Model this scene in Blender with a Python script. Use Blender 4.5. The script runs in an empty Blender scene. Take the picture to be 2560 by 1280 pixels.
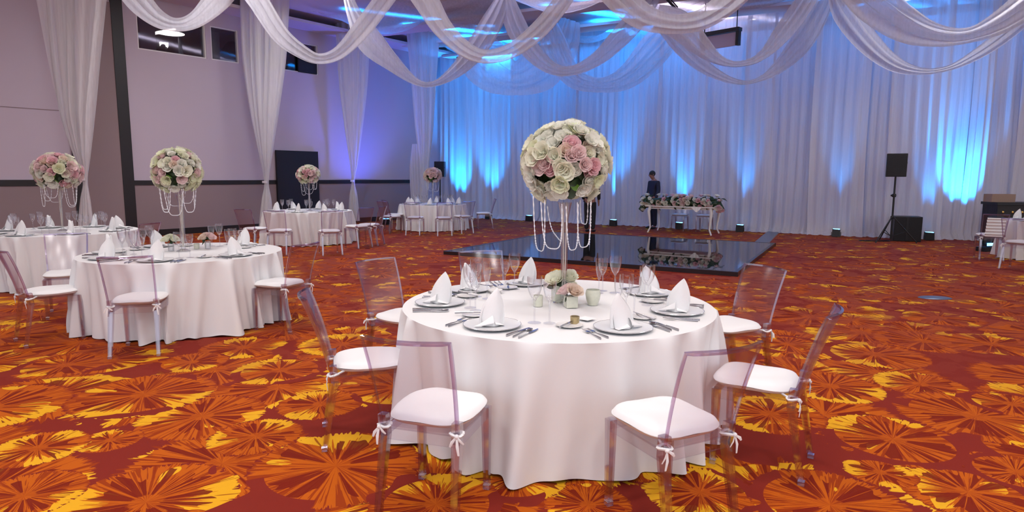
import bpy, bmesh, math, random
from math import sin, cos, pi, radians as R, atan2, hypot, sqrt
from mathutils import Vector, Matrix, noise as MN

sc = bpy.context.scene
COL = sc.collection
# ------------------------------------------------------------------ camera
F, PITCH, ROLL, CH = 1580., .1255, .0037, 1.58
cam = bpy.data.cameras.new('camera'); co = bpy.data.objects.new('camera', cam); COL.objects.link(co)
cam.sensor_width = 36; cam.lens = 36 * F / 2560; cam.clip_end = 200
_fw = Vector((0, cos(PITCH), -sin(PITCH))); _up = Vector((0, sin(PITCH), cos(PITCH))); _rt = Vector((1, 0, 0))
_r2 = cos(ROLL) * _rt + sin(ROLL) * _up; _u2 = -sin(ROLL) * _rt + cos(ROLL) * _up
M = Matrix((_r2, _u2, -_fw)).transposed().to_4x4(); M.translation = (0, 0, CH)
co.matrix_world = M; sc.camera = co
sc.view_settings.view_transform = 'Standard'; sc.view_settings.look = 'None'
sc.view_settings.exposure = 0.0; sc.view_settings.gamma = 1.0
sc.cycles.transparent_max_bounces = 20; sc.cycles.max_bounces = 6; sc.cycles.diffuse_bounces = 3; sc.cycles.glossy_bounces = 3
sc.cycles.transmission_bounces = 4; sc.cycles.caustics_reflective = False; sc.cycles.caustics_refractive = False
sc.cycles.sample_clamp_indirect = 6; sc.cycles.use_adaptive_sampling = True; sc.cycles.adaptive_threshold = .08; sc.cycles.use_light_tree = False

def ray(x, y): return _fw + _r2 * ((x - 1280) / F) + _u2 * ((640 - y) / F)
def fl(x, y, z=0.):                       # photo point -> place in the room on the level z
    d = ray(x, y); t = (z - CH) / d.z; return Vector((0, 0, CH)) + d * t
def ap(x, y, dep):                        # photo point -> place in the room on the upright plane Y = dep
    d = ray(x, y); t = dep / d.y; return Vector((0, 0, CH)) + d * t
def apl(x, y, p0, n):
    d = ray(x, y); c = Vector((0, 0, CH)); t = (Vector(p0) - c).dot(Vector(n)) / d.dot(Vector(n)); return c + d * t

# ------------------------------------------------------------------ world and room lights
w = bpy.data.worlds.new('world'); sc.world = w; w.use_nodes = True
w.node_tree.nodes['Background'].inputs[0].default_value = (.80, .82, .93, 1)
w.node_tree.nodes['Background'].inputs[1].default_value = 1.12
def light(name, typ, loc, energy, color, rot=(0, 0, 0), **k):
    l = bpy.data.lights.new(name, typ); l.energy = energy; l.color = color
    for a, v in k.items(): setattr(l, a, v)
    o = bpy.data.objects.new(name, l); COL.objects.link(o); o.location = loc; o.rotation_euler = rot
    return o
WARM = (1, .97, .95)
for (x, y, e) in [(-3.2, 1, 70), (.4, 1.2, 70), (4, 1, 56), (-3.4, 5, 82), (.6, 4.6, 70), (4.6, 5, 50),
                  (-6.5, 9.5, 100), (-1.5, 9.5, 50), (4, 9.5, 40), (-5.5, 14, 110), (9, 12.5, 90), (-4.6, 15.9, 50), (1, -2.5, 130), (-3, -2.5, 90), (4.5, -2.5, 70)]:
    light('downlight_lamp', 'AREA', (x, y, 6.1), e, WARM, shape='DISK', size=.8)
LB = (.006, .31, 1.0)

# ------------------------------------------------------------------ helpers
rnd = random.Random(7)
class MB:
    def __init__(s): s.v = []; s.f = []; s.m = []
    def add(s, vs, fs, mi=0):
        n = len(s.v); s.v += [tuple(p) for p in vs]; s.f += [tuple(i + n for i in f) for f in fs]; s.m += [mi] * len(fs)
    def box(s, c, d, rz=0, mi=0, T=None):
        x, y, z = [q / 2 for q in d]; vs = []
        for k in range(8):
            p = Vector((x if k & 1 else -x, y if k & 2 else -y, z if k & 4 else -z))
            p = Vector((p.x * cos(rz) - p.y * sin(rz), p.x * sin(rz) + p.y * cos(rz), p.z)) + Vector(c)
            vs.append(T @ p if T else p)
        s.add(vs, [(0, 2, 3, 1), (4, 5, 7, 6), (0, 1, 5, 4), (2, 6, 7, 3), (0, 4, 6, 2), (1, 3, 7, 5)], mi)
    def hexa(s, a, b, mi=0):              # two quads (lists of 4) joined
        s.add(list(a) + list(b), [(3, 2, 1, 0), (4, 5, 6, 7), (0, 1, 5, 4), (1, 2, 6, 5), (2, 3, 7, 6), (3, 0, 4, 7)], mi)
    def grid(s, fn, nu, nv, closed=False, mi=0):
        vs = [fn(i / (nu if closed else nu - 1), j / (nv - 1)) for j in range(nv) for i in range(nu)]
        fs = []
        for j in range(nv - 1):
            for i in range(nu if closed else nu - 1):
                a = j * nu + i; b = j * nu + (i + 1) % nu; fs.append((a, b, b + nu, a + nu))
        s.add(vs, fs, mi)
    def lathe(s, prof, n=20, c=(0, 0, 0), mi=0, cap=False):
        vs = []; fs = []; m = len(prof)
        for i in range(n):
            a = 2 * pi * i / n
            for r, z in prof: vs.append((c[0] + r * cos(a), c[1] + r * sin(a), c[2] + z))
        for i in range(n):
            for j in range(m - 1):
                a = i * m + j; b = ((i + 1) % n) * m + j; fs.append((a, b, b + 1, a + 1))
        if cap:
            fs.append(tuple(i * m for i in range(n))[::-1]); fs.append(tuple(i * m + m - 1 for i in range(n)))
        s.add(vs, fs, mi)
    def tube(s, pts, r, n=6, mi=0, cap=True, ell=1.0):
        pts = [Vector(p) for p in pts]; k = len(pts)
        rs = r if isinstance(r, (list, tuple)) else [r] * k
        vs = []; fs = []; prev = None
        for i, p in enumerate(pts):
            t = (pts[min(i + 1, k - 1)] - pts[max(i - 1, 0)]).normalized()
            ref = prev if prev is not None else (Vector((0, 0, 1)) if abs(t.z) < .9 else Vector((1, 0, 0)))
            a = t.cross(ref).cross(t)
            if a.length < 1e-6: a = t.orthogonal()
            a.normalize(); b = t.cross(a); prev = a
            for q in range(n):
                an = 2 * pi * q / n; vs.append(p + (a * cos(an) + b * sin(an) * ell) * rs[i])
        for i in range(k - 1):
            for q in range(n):
                fs.append((i * n + q, i * n + (q + 1) % n, (i + 1) * n + (q + 1) % n, (i + 1) * n + q))
        if cap: fs.append(tuple(range(n))[::-1]); fs.append(tuple((k - 1) * n + q for q in range(n)))
        s.add(vs, fs, mi)
    def ball(s, c, r, n=10, m=7, sc_=(1, 1, 1), mi=0):
        vs = [(c[0], c[1], c[2] - r * sc_[2])]; fs = []
        for j in range(1, m):
            ph = -pi / 2 + pi * j / m
            for i in range(n):
                a = 2 * pi * i / n; vs.append((c[0] + r * sc_[0] * cos(ph) * cos(a), c[1] + r * sc_[1] * cos(ph) * sin(a), c[2] + r * sc_[2] * sin(ph)))
        vs.append((c[0], c[1], c[2] + r * sc_[2])); L = len(vs) - 1
        for i in range(n):
            fs.append((0, 1 + (i + 1) % n, 1 + i)); fs.append((L, 1 + (m - 2) * n + i, 1 + (m - 2) * n + (i + 1) % n))
        for j in range(m - 2):
            for i in range(n):
                a = 1 + j * n + i; b = 1 + j * n + (i + 1) % n; fs.append((a, b, b + n, a + n))
        s.add(vs, fs, mi)
    def build(s, name, mat, parent=None, smooth=True, loc=None, rz=None, ang=40):
        me = bpy.data.meshes.new(name); me.from_pydata(s.v, [], s.f); me.update()
        mats = mat if isinstance(mat, (list, tuple)) else [mat]
        for m in mats: me.materials.append(m)
        me.polygons.foreach_set('material_index', s.m)
        bm = bmesh.new(); bm.from_mesh(me); bmesh.ops.recalc_face_normals(bm, faces=bm.faces); bm.to_mesh(me); bm.free()
        if smooth:
            me.polygons.foreach_set('use_smooth', [True] * len(me.polygons))
            try: me.set_sharp_from_angle(angle=R(ang))
            except Exception: pass
        o = bpy.data.objects.new(name, me); COL.objects.link(o)
        if parent: o.parent = parent
        if loc is not None: o.location = loc
        if rz is not None: o.rotation_euler = (0, 0, rz)
        return o
def tag(o, label=None, cat=None, group=None, kind=None):
    if label: o['label'] = label
    if cat: o['category'] = cat
    if group: o['group'] = group
    if kind: o['kind'] = kind
    return o
def empty(name, loc=(0, 0, 0), rz=0):
    o = bpy.data.objects.new(name, None); COL.objects.link(o); o.location = loc; o.rotation_euler = (0, 0, rz); o.empty_display_size = .1
    return o
def kids(o): return [c for c in COL.objects if c.parent == o]
TREE = {}
def tree(o):
    if o.name not in TREE: TREE[o.name] = (o, [tree(c) for c in kids(o)])
    return TREE[o.name]
def dupt(t, parent=None):
    o, ch = t; c = o.copy(); COL.objects.link(c); c.parent = parent
    for k in ch: dupt(k, c)
    return c
USED = set()
def inst(proto, loc, rz, label, group, cat=None):
    t = tree(proto)
    if proto.name in USED: o = dupt(t)
    else: o = proto; USED.add(proto.name)
    o.location = loc; o.rotation_euler = (0, 0, rz); o['label'] = label
    if group: o['group'] = group
    if cat: o['category'] = cat
    return o
def S(name, m, mat, **k): return tag(m.build(name, mat, **k), kind='structure')

# ------------------------------------------------------------------ materials
def srgb(r, g, b):
    f = lambda c: (c / 255 / 12.92) if c / 255 <= .04045 else ((c / 255 + .055) / 1.055) ** 2.4
    return (f(r), f(g), f(b), 1)
def mat(name, col, rough=.5, metal=0, spec=.5, bump=0, bscale=30, var=0, vscale=5, emit=None, es=0, sheen=0):
    m = bpy.data.materials.new(name); m.use_nodes = True; nt = m.node_tree; b = nt.nodes['Principled BSDF']
    b.inputs['Base Color'].default_value = col; b.inputs['Roughness'].default_value = rough; b.inputs['Metallic'].default_value = metal
    b.inputs['Specular IOR Level'].default_value = spec
    if sheen: b.inputs['Sheen Weight'].default_value = sheen
    if emit: b.inputs['Emission Color'].default_value = emit; b.inputs['Emission Strength'].default_value = es
    tc = nt.nodes.new('ShaderNodeTexCoord')
    if bump:
        n = nt.nodes.new('ShaderNodeTexNoise'); n.inputs['Scale'].default_value = bscale; n.inputs['Detail'].default_value = 4
        nt.links.new(tc.outputs['Object'], n.inputs['Vector'])
        bp = nt.nodes.new('ShaderNodeBump'); bp.inputs['Strength'].default_value = bump; bp.inputs['Distance'].default_value = .01
        nt.links.new(n.outputs['Fac'], bp.inputs['Height']); nt.links.new(bp.outputs[0], b.inputs['Normal'])
    if var:
        n = nt.nodes.new('ShaderNodeTexNoise'); n.inputs['Scale'].default_value = vscale; n.inputs['Detail'].default_value = 3
        nt.links.new(tc.outputs['Object'], n.inputs['Vector'])
        mx = nt.nodes.new('ShaderNodeMix'); mx.data_type = 'RGBA'; mx.inputs[6].default_value = col
        mx.inputs[7].default_value = (col[0] * (1 - var), col[1] * (1 - var), col[2] * (1 - var), 1)
        nt.links.new(n.outputs['Fac'], mx.inputs[0]); nt.links.new(mx.outputs[2], b.inputs['Base Color'])
    return m
def sheer(name, col, transp, transl=.45, rng=.12):
    m = bpy.data.materials.new(name); m.use_nodes = True; nt = m.node_tree; nt.nodes.clear(); N = nt.nodes.new; L = nt.links.new
    out = N('ShaderNodeOutputMaterial'); d = N('ShaderNodeBsdfDiffuse'); t = N('ShaderNodeBsdfTranslucent'); tr = N('ShaderNodeBsdfTransparent')
    d.inputs[0].default_value = col; t.inputs[0].default_value = col
    a = N('ShaderNodeMixShader'); a.inputs[0].default_value = transl; L(d.outputs[0], a.inputs[1]); L(t.outputs[0], a.inputs[2])
    b = N('ShaderNodeMixShader'); L(a.outputs[0], b.inputs[1]); L(tr.outputs[0], b.inputs[2])
    tc = N('ShaderNodeTexCoord'); mp = N('ShaderNodeMapping'); mp.inputs['Scale'].default_value = (14, 14, .25); n = N('ShaderNodeTexNoise'); n.inputs['Scale'].default_value = 1.6
    L(tc.outputs['Object'], mp.inputs[0]); L(mp.outputs[0], n.inputs['Vector'])
    mr = N('ShaderNodeMapRange'); mr.inputs['To Min'].default_value = max(0, transp - rng); mr.inputs['To Max'].default_value = transp + rng
    L(n.outputs['Fac'], mr.inputs[0]); L(mr.outputs[0], b.inputs[0])
    bp = N('ShaderNodeBump'); bp.inputs['Strength'].default_value = .35; bp.inputs['Distance'].default_value = .03; L(n.outputs['Fac'], bp.inputs['Height'])
    L(bp.outputs[0], d.inputs['Normal']); L(bp.outputs[0], t.inputs['Normal'])
    L(b.outputs[0], out.inputs[0]); return m
def clear(name, tint, edge, g0=.05, g1=.75, rough=.03, pw=3, epw=2.2, edgeonly=1.0):
    m = bpy.data.materials.new(name); m.use_nodes = True; nt = m.node_tree; nt.nodes.clear(); N = nt.nodes.new; L = nt.links.new
    out = N('ShaderNodeOutputMaterial'); tr = N('ShaderNodeBsdfTransparent'); gl = N('ShaderNodeBsdfGlossy'); gl.inputs['Roughness'].default_value = rough
    gl.inputs[0].default_value = (1, 1, 1, 1)
    lw = N('ShaderNodeLayerWeight'); lw.inputs[0].default_value = .5
    p = N('ShaderNodeMath'); p.operation = 'POWER'; L(lw.outputs['Facing'], p.inputs[0]); p.inputs[1].default_value = pw
    mr = N('ShaderNodeMapRange'); mr.inputs['To Min'].default_value = g0; mr.inputs['To Max'].default_value = g1; L(p.outputs[0], mr.inputs[0])
    p2 = N('ShaderNodeMath'); p2.operation = 'POWER'; L(lw.outputs['Facing'], p2.inputs[0]); p2.inputs[1].default_value = epw
    mx = N('ShaderNodeMix'); mx.data_type = 'RGBA'; mx.inputs[6].default_value = tint; mx.inputs[7].default_value = edge
    L(p2.outputs[0], mx.inputs[0]); L(mx.outputs[2], tr.inputs[0])
    ms = N('ShaderNodeMixShader'); L(mr.outputs[0], ms.inputs[0]); L(tr.outputs[0], ms.inputs[1]); L(gl.outputs[0], ms.inputs[2]); L(ms.outputs[0], out.inputs[0])
    return m

m_linen = mat('linen', (.84, .84, .84, 1), .85, bump=.12, bscale=60, sheen=.2)
m_cloth = mat('tablecloth_fabric', (.80, .80, .80, 1), .8, bump=.05, bscale=9, sheen=.1)
m_cush = mat('cushion_fabric', (.84, .84, .84, 1), .8, bump=.08, bscale=18)
m_acr = clear('acrylic_sheet', (.965, .955, .975, 1), (.74, .70, .80, 1), .05, .5, .22)
m_edge = clear('acrylic_edge', (.84, .79, .92, 1), (.46, .40, .60, 1), .16, .6, .08, 2, 1.2)
m_leg = clear('acrylic_leg', (.90, .87, .91, 1), (.60, .54, .64, 1), .16, .7, .08, 1.8, 1.3)
m_cap = clear('acrylic_foot_cap', (.80, .78, .85, 1), (.6, .58, .68, 1), .35, .9, .15, 1.2, 1.2)
m_glass = clear('drinking_glass', (.965, .965, .98, 1), (.22, .23, .30, 1), .07, .9, .02, 1.8, 3.2)
m_foot = clear('glass_foot', (.97, .97, .98, 1), (.82, .82, .86, 1), .02, .25, .15, 4, 4)
m_vase = clear('vase_glass', (.93, .94, .95, 1), (.45, .46, .5, 1), .10, .8, .02, 1.6, 1.8)
m_charger = mat('frosted_charger_glass', (.72, .73, .74, 1), .4, spec=.3)
m_silver = mat('silver', (.55, .55, .57, 1), .18, 1)
m_steel = mat('steel', (.42, .42, .45, 1), .22, 1, bump=.02)
m_porc = mat('porcelain', (.80, .79, .77, 1), .2)
m_wall = mat('wall_paint', srgb(198, 184, 196), .85, var=.06, vscale=.6)
m_wall2 = mat('wall_panel_taupe', srgb(150, 130, 132), .85, var=.08, vscale=.5)
m_dark = mat('dark_wood_trim', srgb(32, 26, 28), .5, var=.3)
m_ceil = mat('ceiling_paint', srgb(228, 218, 226), .9, var=.05, vscale=.7)
m_beam = mat('ceiling_soffit', srgb(222, 206, 204), .9)
m_black = mat('black_plastic', srgb(20, 20, 24), .45, bump=.05, bscale=80)
m_blackpanel = mat('black_panel', srgb(20, 18, 28), .6, var=.2)
m_grille = mat('speaker_grille', srgb(16, 18, 24), .6, bump=.5, bscale=220)
m_floorgloss = mat('black_gloss_panel', (.010, .012, .018, 1), .025, spec=1.0)
m_floorgloss.node_tree.nodes['Principled BSDF'].inputs['IOR'].default_value = 2.3
m_trimdark = mat('floor_edge', srgb(36, 26, 30), .3)
m_strip = mat('aluminium_ramp', srgb(120, 128, 140), .35, .6)
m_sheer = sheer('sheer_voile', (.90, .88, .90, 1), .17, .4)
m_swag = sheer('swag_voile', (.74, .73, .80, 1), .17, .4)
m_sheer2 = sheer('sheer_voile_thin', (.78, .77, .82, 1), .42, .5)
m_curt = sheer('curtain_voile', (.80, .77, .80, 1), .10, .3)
m_bluelens = mat('blue_lens', (.1, .4, 1, 1), .3, emit=(.12, .45, 1, 1), es=6)
m_whitelens = mat('white_lens', (1, 1, 1, 1), .3, emit=(1, .95, .9, 1), es=9)
m_tubel = mat('tube_light', (1, 1, 1, 1), .3, emit=(1, .93, .75, 1), es=7)
m_darkroom = mat('booth_wall', srgb(40, 34, 48), .8)
m_navy = mat('suit_navy', srgb(30, 32, 52), .8)
m_blksuit = mat('suit_black', srgb(20, 20, 26), .8)
m_skin = mat('skin', srgb(150, 105, 90), .6)
m_hair = mat('hair', srgb(38, 34, 36), .7)
m_whitepaint = mat('white_paint', (.78, .76, .75, 1), .4)
m_leaf = mat('leaf_green', srgb(38, 66, 30), .5, var=.5, vscale=30)
m_leaf2 = mat('leaf_bright', srgb(110, 160, 50), .5, var=.3, vscale=30)
m_cream = sheer('petal_cream', (.92, .92, .76, 1), 0, .35, rng=0)
m_white = sheer('petal_white', (.92, .92, .83, 1), 0, .35, rng=0)
m_green = sheer('petal_greenish', (.88, .91, .66, 1), 0, .35, rng=0)
m_pink = sheer('petal_pink', (.94, .74, .73, 1), 0, .35, rng=0)
m_pink2 = sheer('petal_rose', (.92, .60, .64, 1), 0, .35, rng=0)
m_peach = sheer('petal_peach', (.93, .78, .66, 1), 0, .35, rng=0)
m_bead = mat('crystal_bead', (.85, .85, .88, 1), .12, spec=1)
m_card = mat('cardboard', srgb(150, 125, 110), .85)
m_gold = mat('gold_stud', srgb(230, 190, 110), .25, 1)
m_tuft = mat('tufted_black_velvet', srgb(30, 24, 22), .55, bump=.6, bscale=9)
m_jar = mat('mercury_jar', srgb(222, 224, 206), .3, .05, var=.2, vscale=50)
m_votive = mat('gold_votive', srgb(196, 176, 130), .3, .5, var=.4, vscale=90)

# ------------------------------------------------------------------ carpet
def carpet():
    m = bpy.data.materials.new('starburst_carpet'); m.use_nodes = True; nt = m.node_tree; nt.nodes.clear(); N = nt.nodes.new; L = nt.links.new
    def math_(op, a, b=None, c=None):
        n = N('ShaderNodeMath'); n.operation = op
        for i, q in enumerate((a, b, c)):
            if q is None: continue
            if hasattr(q, 'is_output'): L(q, n.inputs[i])
            else: n.inputs[i].default_value = q
        return n.outputs[0]
    def vm(op, a, b=None, scale=None):
        n = N('ShaderNodeVectorMath'); n.operation = op
        for i, q in enumerate((a, b)):
            if q is None: continue
            if hasattr(q, 'is_output'): L(q, n.inputs[i])
            else: n.inputs[i].default_value = q
        if scale is not None: n.inputs['Scale'].default_value = scale
        return n
    def mixv(f, a, b):
        n = N('ShaderNodeMix'); n.data_type = 'VECTOR'; L(f, n.inputs[0]); L(a, n.inputs[4]); L(b, n.inputs[5]); return n.outputs[1]
    def mixc(f, a, b):
        n = N('ShaderNodeMix'); n.data_type = 'RGBA'
        if hasattr(f, 'is_output'): L(f, n.inputs[0])
        else: n.inputs[0].default_value = f
        for i, q in ((6, a), (7, b)):
            if hasattr(q, 'is_output'): L(q, n.inputs[i])
            else: n.inputs[i].default_value = q
        return n.outputs[2]
    def noise(v, scale, detail=2, rough=.5):
        n = N('ShaderNodeTexNoise'); n.inputs['Scale'].default_value = scale; n.inputs['Detail'].default_value = detail; n.inputs['Roughness'].default_value = rough
        L(v, n.inputs['Vector']); return n.outputs['Fac']
    tc = N('ShaderNodeTexCoord'); P = tc.outputs['Object']
    K = 1.05
    pk = vm('SCALE', P, scale=K).outputs[0]
    vo = N('ShaderNodeTexVoronoi'); vo.voronoi_dimensions = '2D'; vo.inputs['Scale'].default_value = 1; vo.inputs['Randomness'].default_value = .85
    L(pk, vo.inputs['Vector'])
    rel = vm('SCALE', vm('SUBTRACT', pk, vo.outputs['Position']).outputs[0], scale=1 / K).outputs[0]
    sx = N('ShaderNodeSeparateXYZ'); L(rel, sx.inputs[0]); sxc = N('ShaderNodeSeparateColor'); L(vo.outputs['Color'], sxc.inputs[0])
    cb = N('ShaderNodeCombineXYZ'); L(sx.outputs[0], cb.inputs[0]); L(sx.outputs[1], cb.inputs[1])
    L(math_('MULTIPLY_ADD', sxc.outputs[0], .22, .42), cb.inputs[2])
    st = cb.outputs[0]
    jag = math_('MULTIPLY_ADD', noise(P, 16, 3), .16, 1.334)
    discs = []
    px = [(840,1165,225),(700,925,120),(360,985,175),(505,1040,160),(275,1100,80),(610,868,110),(365,1255,235),(-30,1020,190),(165,912,120),
          (1925,1035,140),(2232,1098,175),(2185,885,130),(2308,852,120),(2075,965,130),(2200,1180,90),(2075,1262,210),(2440,1040,190),(2530,1010,110),
          (95,1120,120),(1090,1260,180),(2480,860,140),(2420,1230,170),(1970,860,100),(1290,1190,140),(1560,1130,170),(60,1240,150),
          (855,860,110),(640,1090,120),(40,770,90),(480,905,90),(2130,800,90),(2500,770,120),(860,790,70),(1470,1262,120),(1750,1230,150),(2300,960,110),(2540,1180,120),(800,1010,110)]
    px = sorted(px, key=lambda t: rnd.random())
    for x, y, hw in px:
        c = fl(x, y); discs.append((c.x, c.y, hw * c.y / F * .98))
    for i, (cx, cy, r) in enumerate(discs):
        s = vm('SUBTRACT', P, (cx, cy, -r)).outputs[0]
        ln = vm('LENGTH', s).outputs['Value']
        f = math_('LESS_THAN', ln, math_('MULTIPLY', jag, r * 1.0))
        st = mixv(f, st, s)
    sp = N('ShaderNodeSeparateXYZ'); L(st, sp.inputs[0]); dx, dy, r = sp.outputs
    d = math_('DIVIDE', math_('SQRT', math_('ADD', math_('MULTIPLY', dx, dx), math_('MULTIPLY', dy, dy))), r)
    seed = math_('MULTIPLY', math_('FRACT', math_('MULTIPLY', r, 977.3)), 40)
    rl = N('ShaderNodeVectorMath'); rl.operation = 'NORMALIZE'; cc = N('ShaderNodeCombineXYZ'); L(dx, cc.inputs[0]); L(dy, cc.inputs[1]); L(cc.outputs[0], rl.inputs[0])
    sr = N('ShaderNodeSeparateXYZ'); L(rl.outputs[0], sr.inputs[0]); cx_, sy_ = sr.outputs[0], sr.outputs[1]
    def ang(k, off, dk=.25):
        c = N('ShaderNodeCombineXYZ'); L(math_('MULTIPLY', cx_, k), c.inputs[0]); L(math_('MULTIPLY', sy_, k), c.inputs[1])
        L(math_('ADD', math_('MULTIPLY_ADD', d, dk, off), seed), c.inputs[2]); return c.outputs[0]
    n1 = noise(ang(5.2, 0), 1, 2); n2 = noise(ang(3, 11, .8), 1, 1); n3 = noise(ang(.75, 23, .5), 1, 2); nf = noise(ang(17, 5, 1.2), 1, 2)
    orange = srgb(188, 90, 10); dark = srgb(116, 24, 8); yel = srgb(232, 178, 40); maroon = srgb(128, 38, 26); deep = srgb(138, 42, 6)
    pn = noise(P, 1.3, 2)
    base = mixc(math_('MULTIPLY', math_('GREATER_THAN', nf, .52), .8), orange, deep)
    # feathered yellow sector
    ylim = math_('MULTIPLY_ADD', nf, -1.5, 1.32)
    yi = math_('MULTIPLY', math_('GREATER_THAN', n3, .545), math_('GREATER_THAN', d, ylim))
    c1 = mixc(math_('MULTIPLY', yi, .95), base, mixc(pn, yel, srgb(224, 158, 16)))
    # thin lines inside the yellow
    c1 = mixc(math_('MULTIPLY', math_('GREATER_THAN', nf, .66), .8), c1, deep)
    # dark rays
    lim = math_('MULTIPLY_ADD', n2, .85, .30)
    ray_ = math_('MULTIPLY', math_('MULTIPLY', math_('GREATER_THAN', n1, .515), math_('LESS_THAN', d, lim)), math_('GREATER_THAN', d, math_('MULTIPLY_ADD', nf, .20, .085)))
    c2 = mixc(math_('MULTIPLY', ray_, .92), c1, dark)
    # ragged rim falls back to the maroon ground
    edge = math_('GREATER_THAN', d, math_('MULTIPLY_ADD', nf, .55, .72))
    c3 = mixc(edge, c2, maroon)
    # wide patches of plain ground
    pl_ = math_('MULTIPLY', math_('GREATER_THAN', pn, .56), math_('GREATER_THAN', d, .80))
    c4 = mixc(pl_, c3, maroon)
    # with distance, patches of the pattern blend into a flat red-brown
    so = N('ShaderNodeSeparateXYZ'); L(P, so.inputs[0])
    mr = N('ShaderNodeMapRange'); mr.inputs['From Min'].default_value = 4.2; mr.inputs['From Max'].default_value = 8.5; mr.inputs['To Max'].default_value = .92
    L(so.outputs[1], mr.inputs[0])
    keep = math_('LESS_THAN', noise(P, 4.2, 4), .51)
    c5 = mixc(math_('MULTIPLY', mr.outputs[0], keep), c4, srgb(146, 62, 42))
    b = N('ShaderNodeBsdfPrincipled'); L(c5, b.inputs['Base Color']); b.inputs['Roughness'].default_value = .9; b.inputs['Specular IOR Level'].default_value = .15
    pile = noise(P, 260, 2)
    bp = N('ShaderNodeBump'); bp.inputs['Strength'].default_value = .3; bp.inputs['Distance'].default_value = .004; L(pile, bp.inputs['Height']); L(bp.outputs[0], b.inputs['Normal'])
    out = N('ShaderNodeOutputMaterial'); L(b.outputs[0], out.inputs[0]); return m
g = MB(); g.add([(-22, -6, 0), (24, -6, 0), (24, 30, 0), (-22, 30, 0)], [(0, 1, 2, 3)])
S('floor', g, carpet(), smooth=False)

# ------------------------------------------------------------------ room shell
WP = Vector((-9.57, 16.19, 0)); WD = Vector((.628, .778, 0)).normalized(); WN = Vector((.778, -.628, 0)).normalized()
CZ = 6.3
def wseg(m, s0, s1, z0, z1, off=0, th=.15):
    a = WP + WD * s0 + WN * off; b = WP + WD * s1 + WN * off; k = -WN * th
    q = lambda z: [a + Vector((0, 0, z)), b + Vector((0, 0, z)), b + k + Vector((0, 0, z)), a + k + Vector((0, 0, z))]
    m.hexa(q(z0), q(z1))
SW = 11.93
g = MB()
wseg(g, -14, SW, 0, 4.72); wseg(g, -14, .26, 4.72, CZ); wseg(g, 5.5, SW, 4.72, CZ); wseg(g, .26, 5.5, 5.62, CZ)
wseg(g, 1.98, 2.12, 4.72, 5.62); wseg(g, 2.90, 3.06, 4.72, 5.62)
S('wall_left', g, m_wall, smooth=False)
# control-room windows high in the left wall
wins = [(.26, 1.98), (2.12, 2.90), (3.06, 5.5)]
for i, (a, b) in enumerate(wins):
    f = MB()
    wseg(f, a, b, 4.72, 4.75, -.02, .1); wseg(f, a, b, 5.59, 5.62, -.02, .1); wseg(f, a, a + .03, 4.75, 5.59, -.02, .1); wseg(f, b - .03, b, 4.75, 5.59, -.02, .1)
    o = S('window_%d' % (i + 1), f, m_whitepaint, smooth=False)
    p = MB(); wseg(p, a + .03, b - .03, 4.75, 5.59, -.07, .008)
    p.build('pane', clear('window_pane_%d' % i, (.75, .75, .82, 1), (.3, .3, .4, 1), .08, .5, .02), o, smooth=False)
g = MB(); wseg(g, -.3, 6.0, 4.5, 6.1, -2.6, .1); wseg(g, -.3, 6, 4.55, 4.6, -.16, 2.5); wseg(g, -.3, 6, 6.05, 6.1, -.16, 2.5)
wseg(g, -.35, -.25, 4.5, 6.1, -.16, 2.5); wseg(g, 6, 6.1, 4.5, 6.1, -.16, 2.5)
S('wall_booth', g, m_darkroom, smooth=False)
g = MB(); wseg(g, .5, .9, 4.6, 5.9, -.5, .1); wseg(g, 4.0, 4.7, 4.6, 5.9, -.9, .1)
tag(g.build('drape', mat('booth_drape', srgb(90, 80, 95), .8)), 'grey drapes hanging inside the dark booth windows', 'drape')
g = MB(); g.tube([apl(383, 84, WP - WN * .9, WN), apl(437, 73, WP - WN * 1.5, WN)], .035, 8)
tag(g.build('tube_lamp', m_tubel), 'glowing fluorescent tube seen through the booth window', 'lamp')
g = MB(); a = apl(401, 118, WP - WN * 1.2, WN); g.box(a, (.3, .3, .16), .6); g.tube([a + Vector((.1, -.1, 0)), a + Vector((.22, -.25, -.02))], .06, 10)
o = g.build('spotlight', m_black); tag(o, 'small white-lit projector behind the booth window', 'projector')
g = MB(); g.box(a + Vector((.12, -.05, .05)), (.2, .26, .10), .6); g.build('lens_panel', m_tubel, o)
g = MB(); wseg(g, 4.78, 5.42, 4.73, 5.4, .03, .06); tag(g.build('monitor', m_blackpanel), 'dark blue monitor in the last booth window', 'monitor')
# posts, trims, rail, baseboard
g = MB(); wseg(g, -.32, -.06, 0, CZ, .05, .05); S('trim_1', g, m_dark, smooth=False)
g = MB(); wseg(g, -1.36, -1.14, 0, CZ, .05, .05); S('trim_2', g, m_dark, smooth=False)
g = MB(); wseg(g, -.06, 9.35, 1.32, 1.44, .04, .04); S('trim_3', g, m_dark, smooth=False)
g = MB(); wseg(g, -14, -1.36, 1.32, 1.46, .04, .04); S('trim_4', g, m_dark, smooth=False)
g = MB(); wseg(g, -14, -1.36, 3.05, 3.065, .01, .01); S('trim_5', g, m_wall2, smooth=False)
g = MB(); wseg(g, -.06, 9.35, 0, .16, .04, .04); S('baseboard_left', g, m_dark, smooth=False)
g = MB(); wseg(g, -1.14, -.32, 0, 5.72, .03, .03); S('wall_panel', g, m_wall2, smooth=False)
g = MB(); wseg(g, -.06, 9.35, .16, 1.32, .02, .02); S('wall_dado', g, m_wall2, smooth=False)
g = MB(); wseg(g, -14, -1.36, .0, 1.32, .02, .02); S('wall_dado', g, m_wall2, smooth=False)
# black panel
g = MB(); wseg(g, 3.86, 5.30, 0.0, 2.33, .12, .08)
o = tag(g.build('standing_panel', m_blackpanel, smooth=False), 'tall black display panel standing against the left wall', 'panel')
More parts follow.
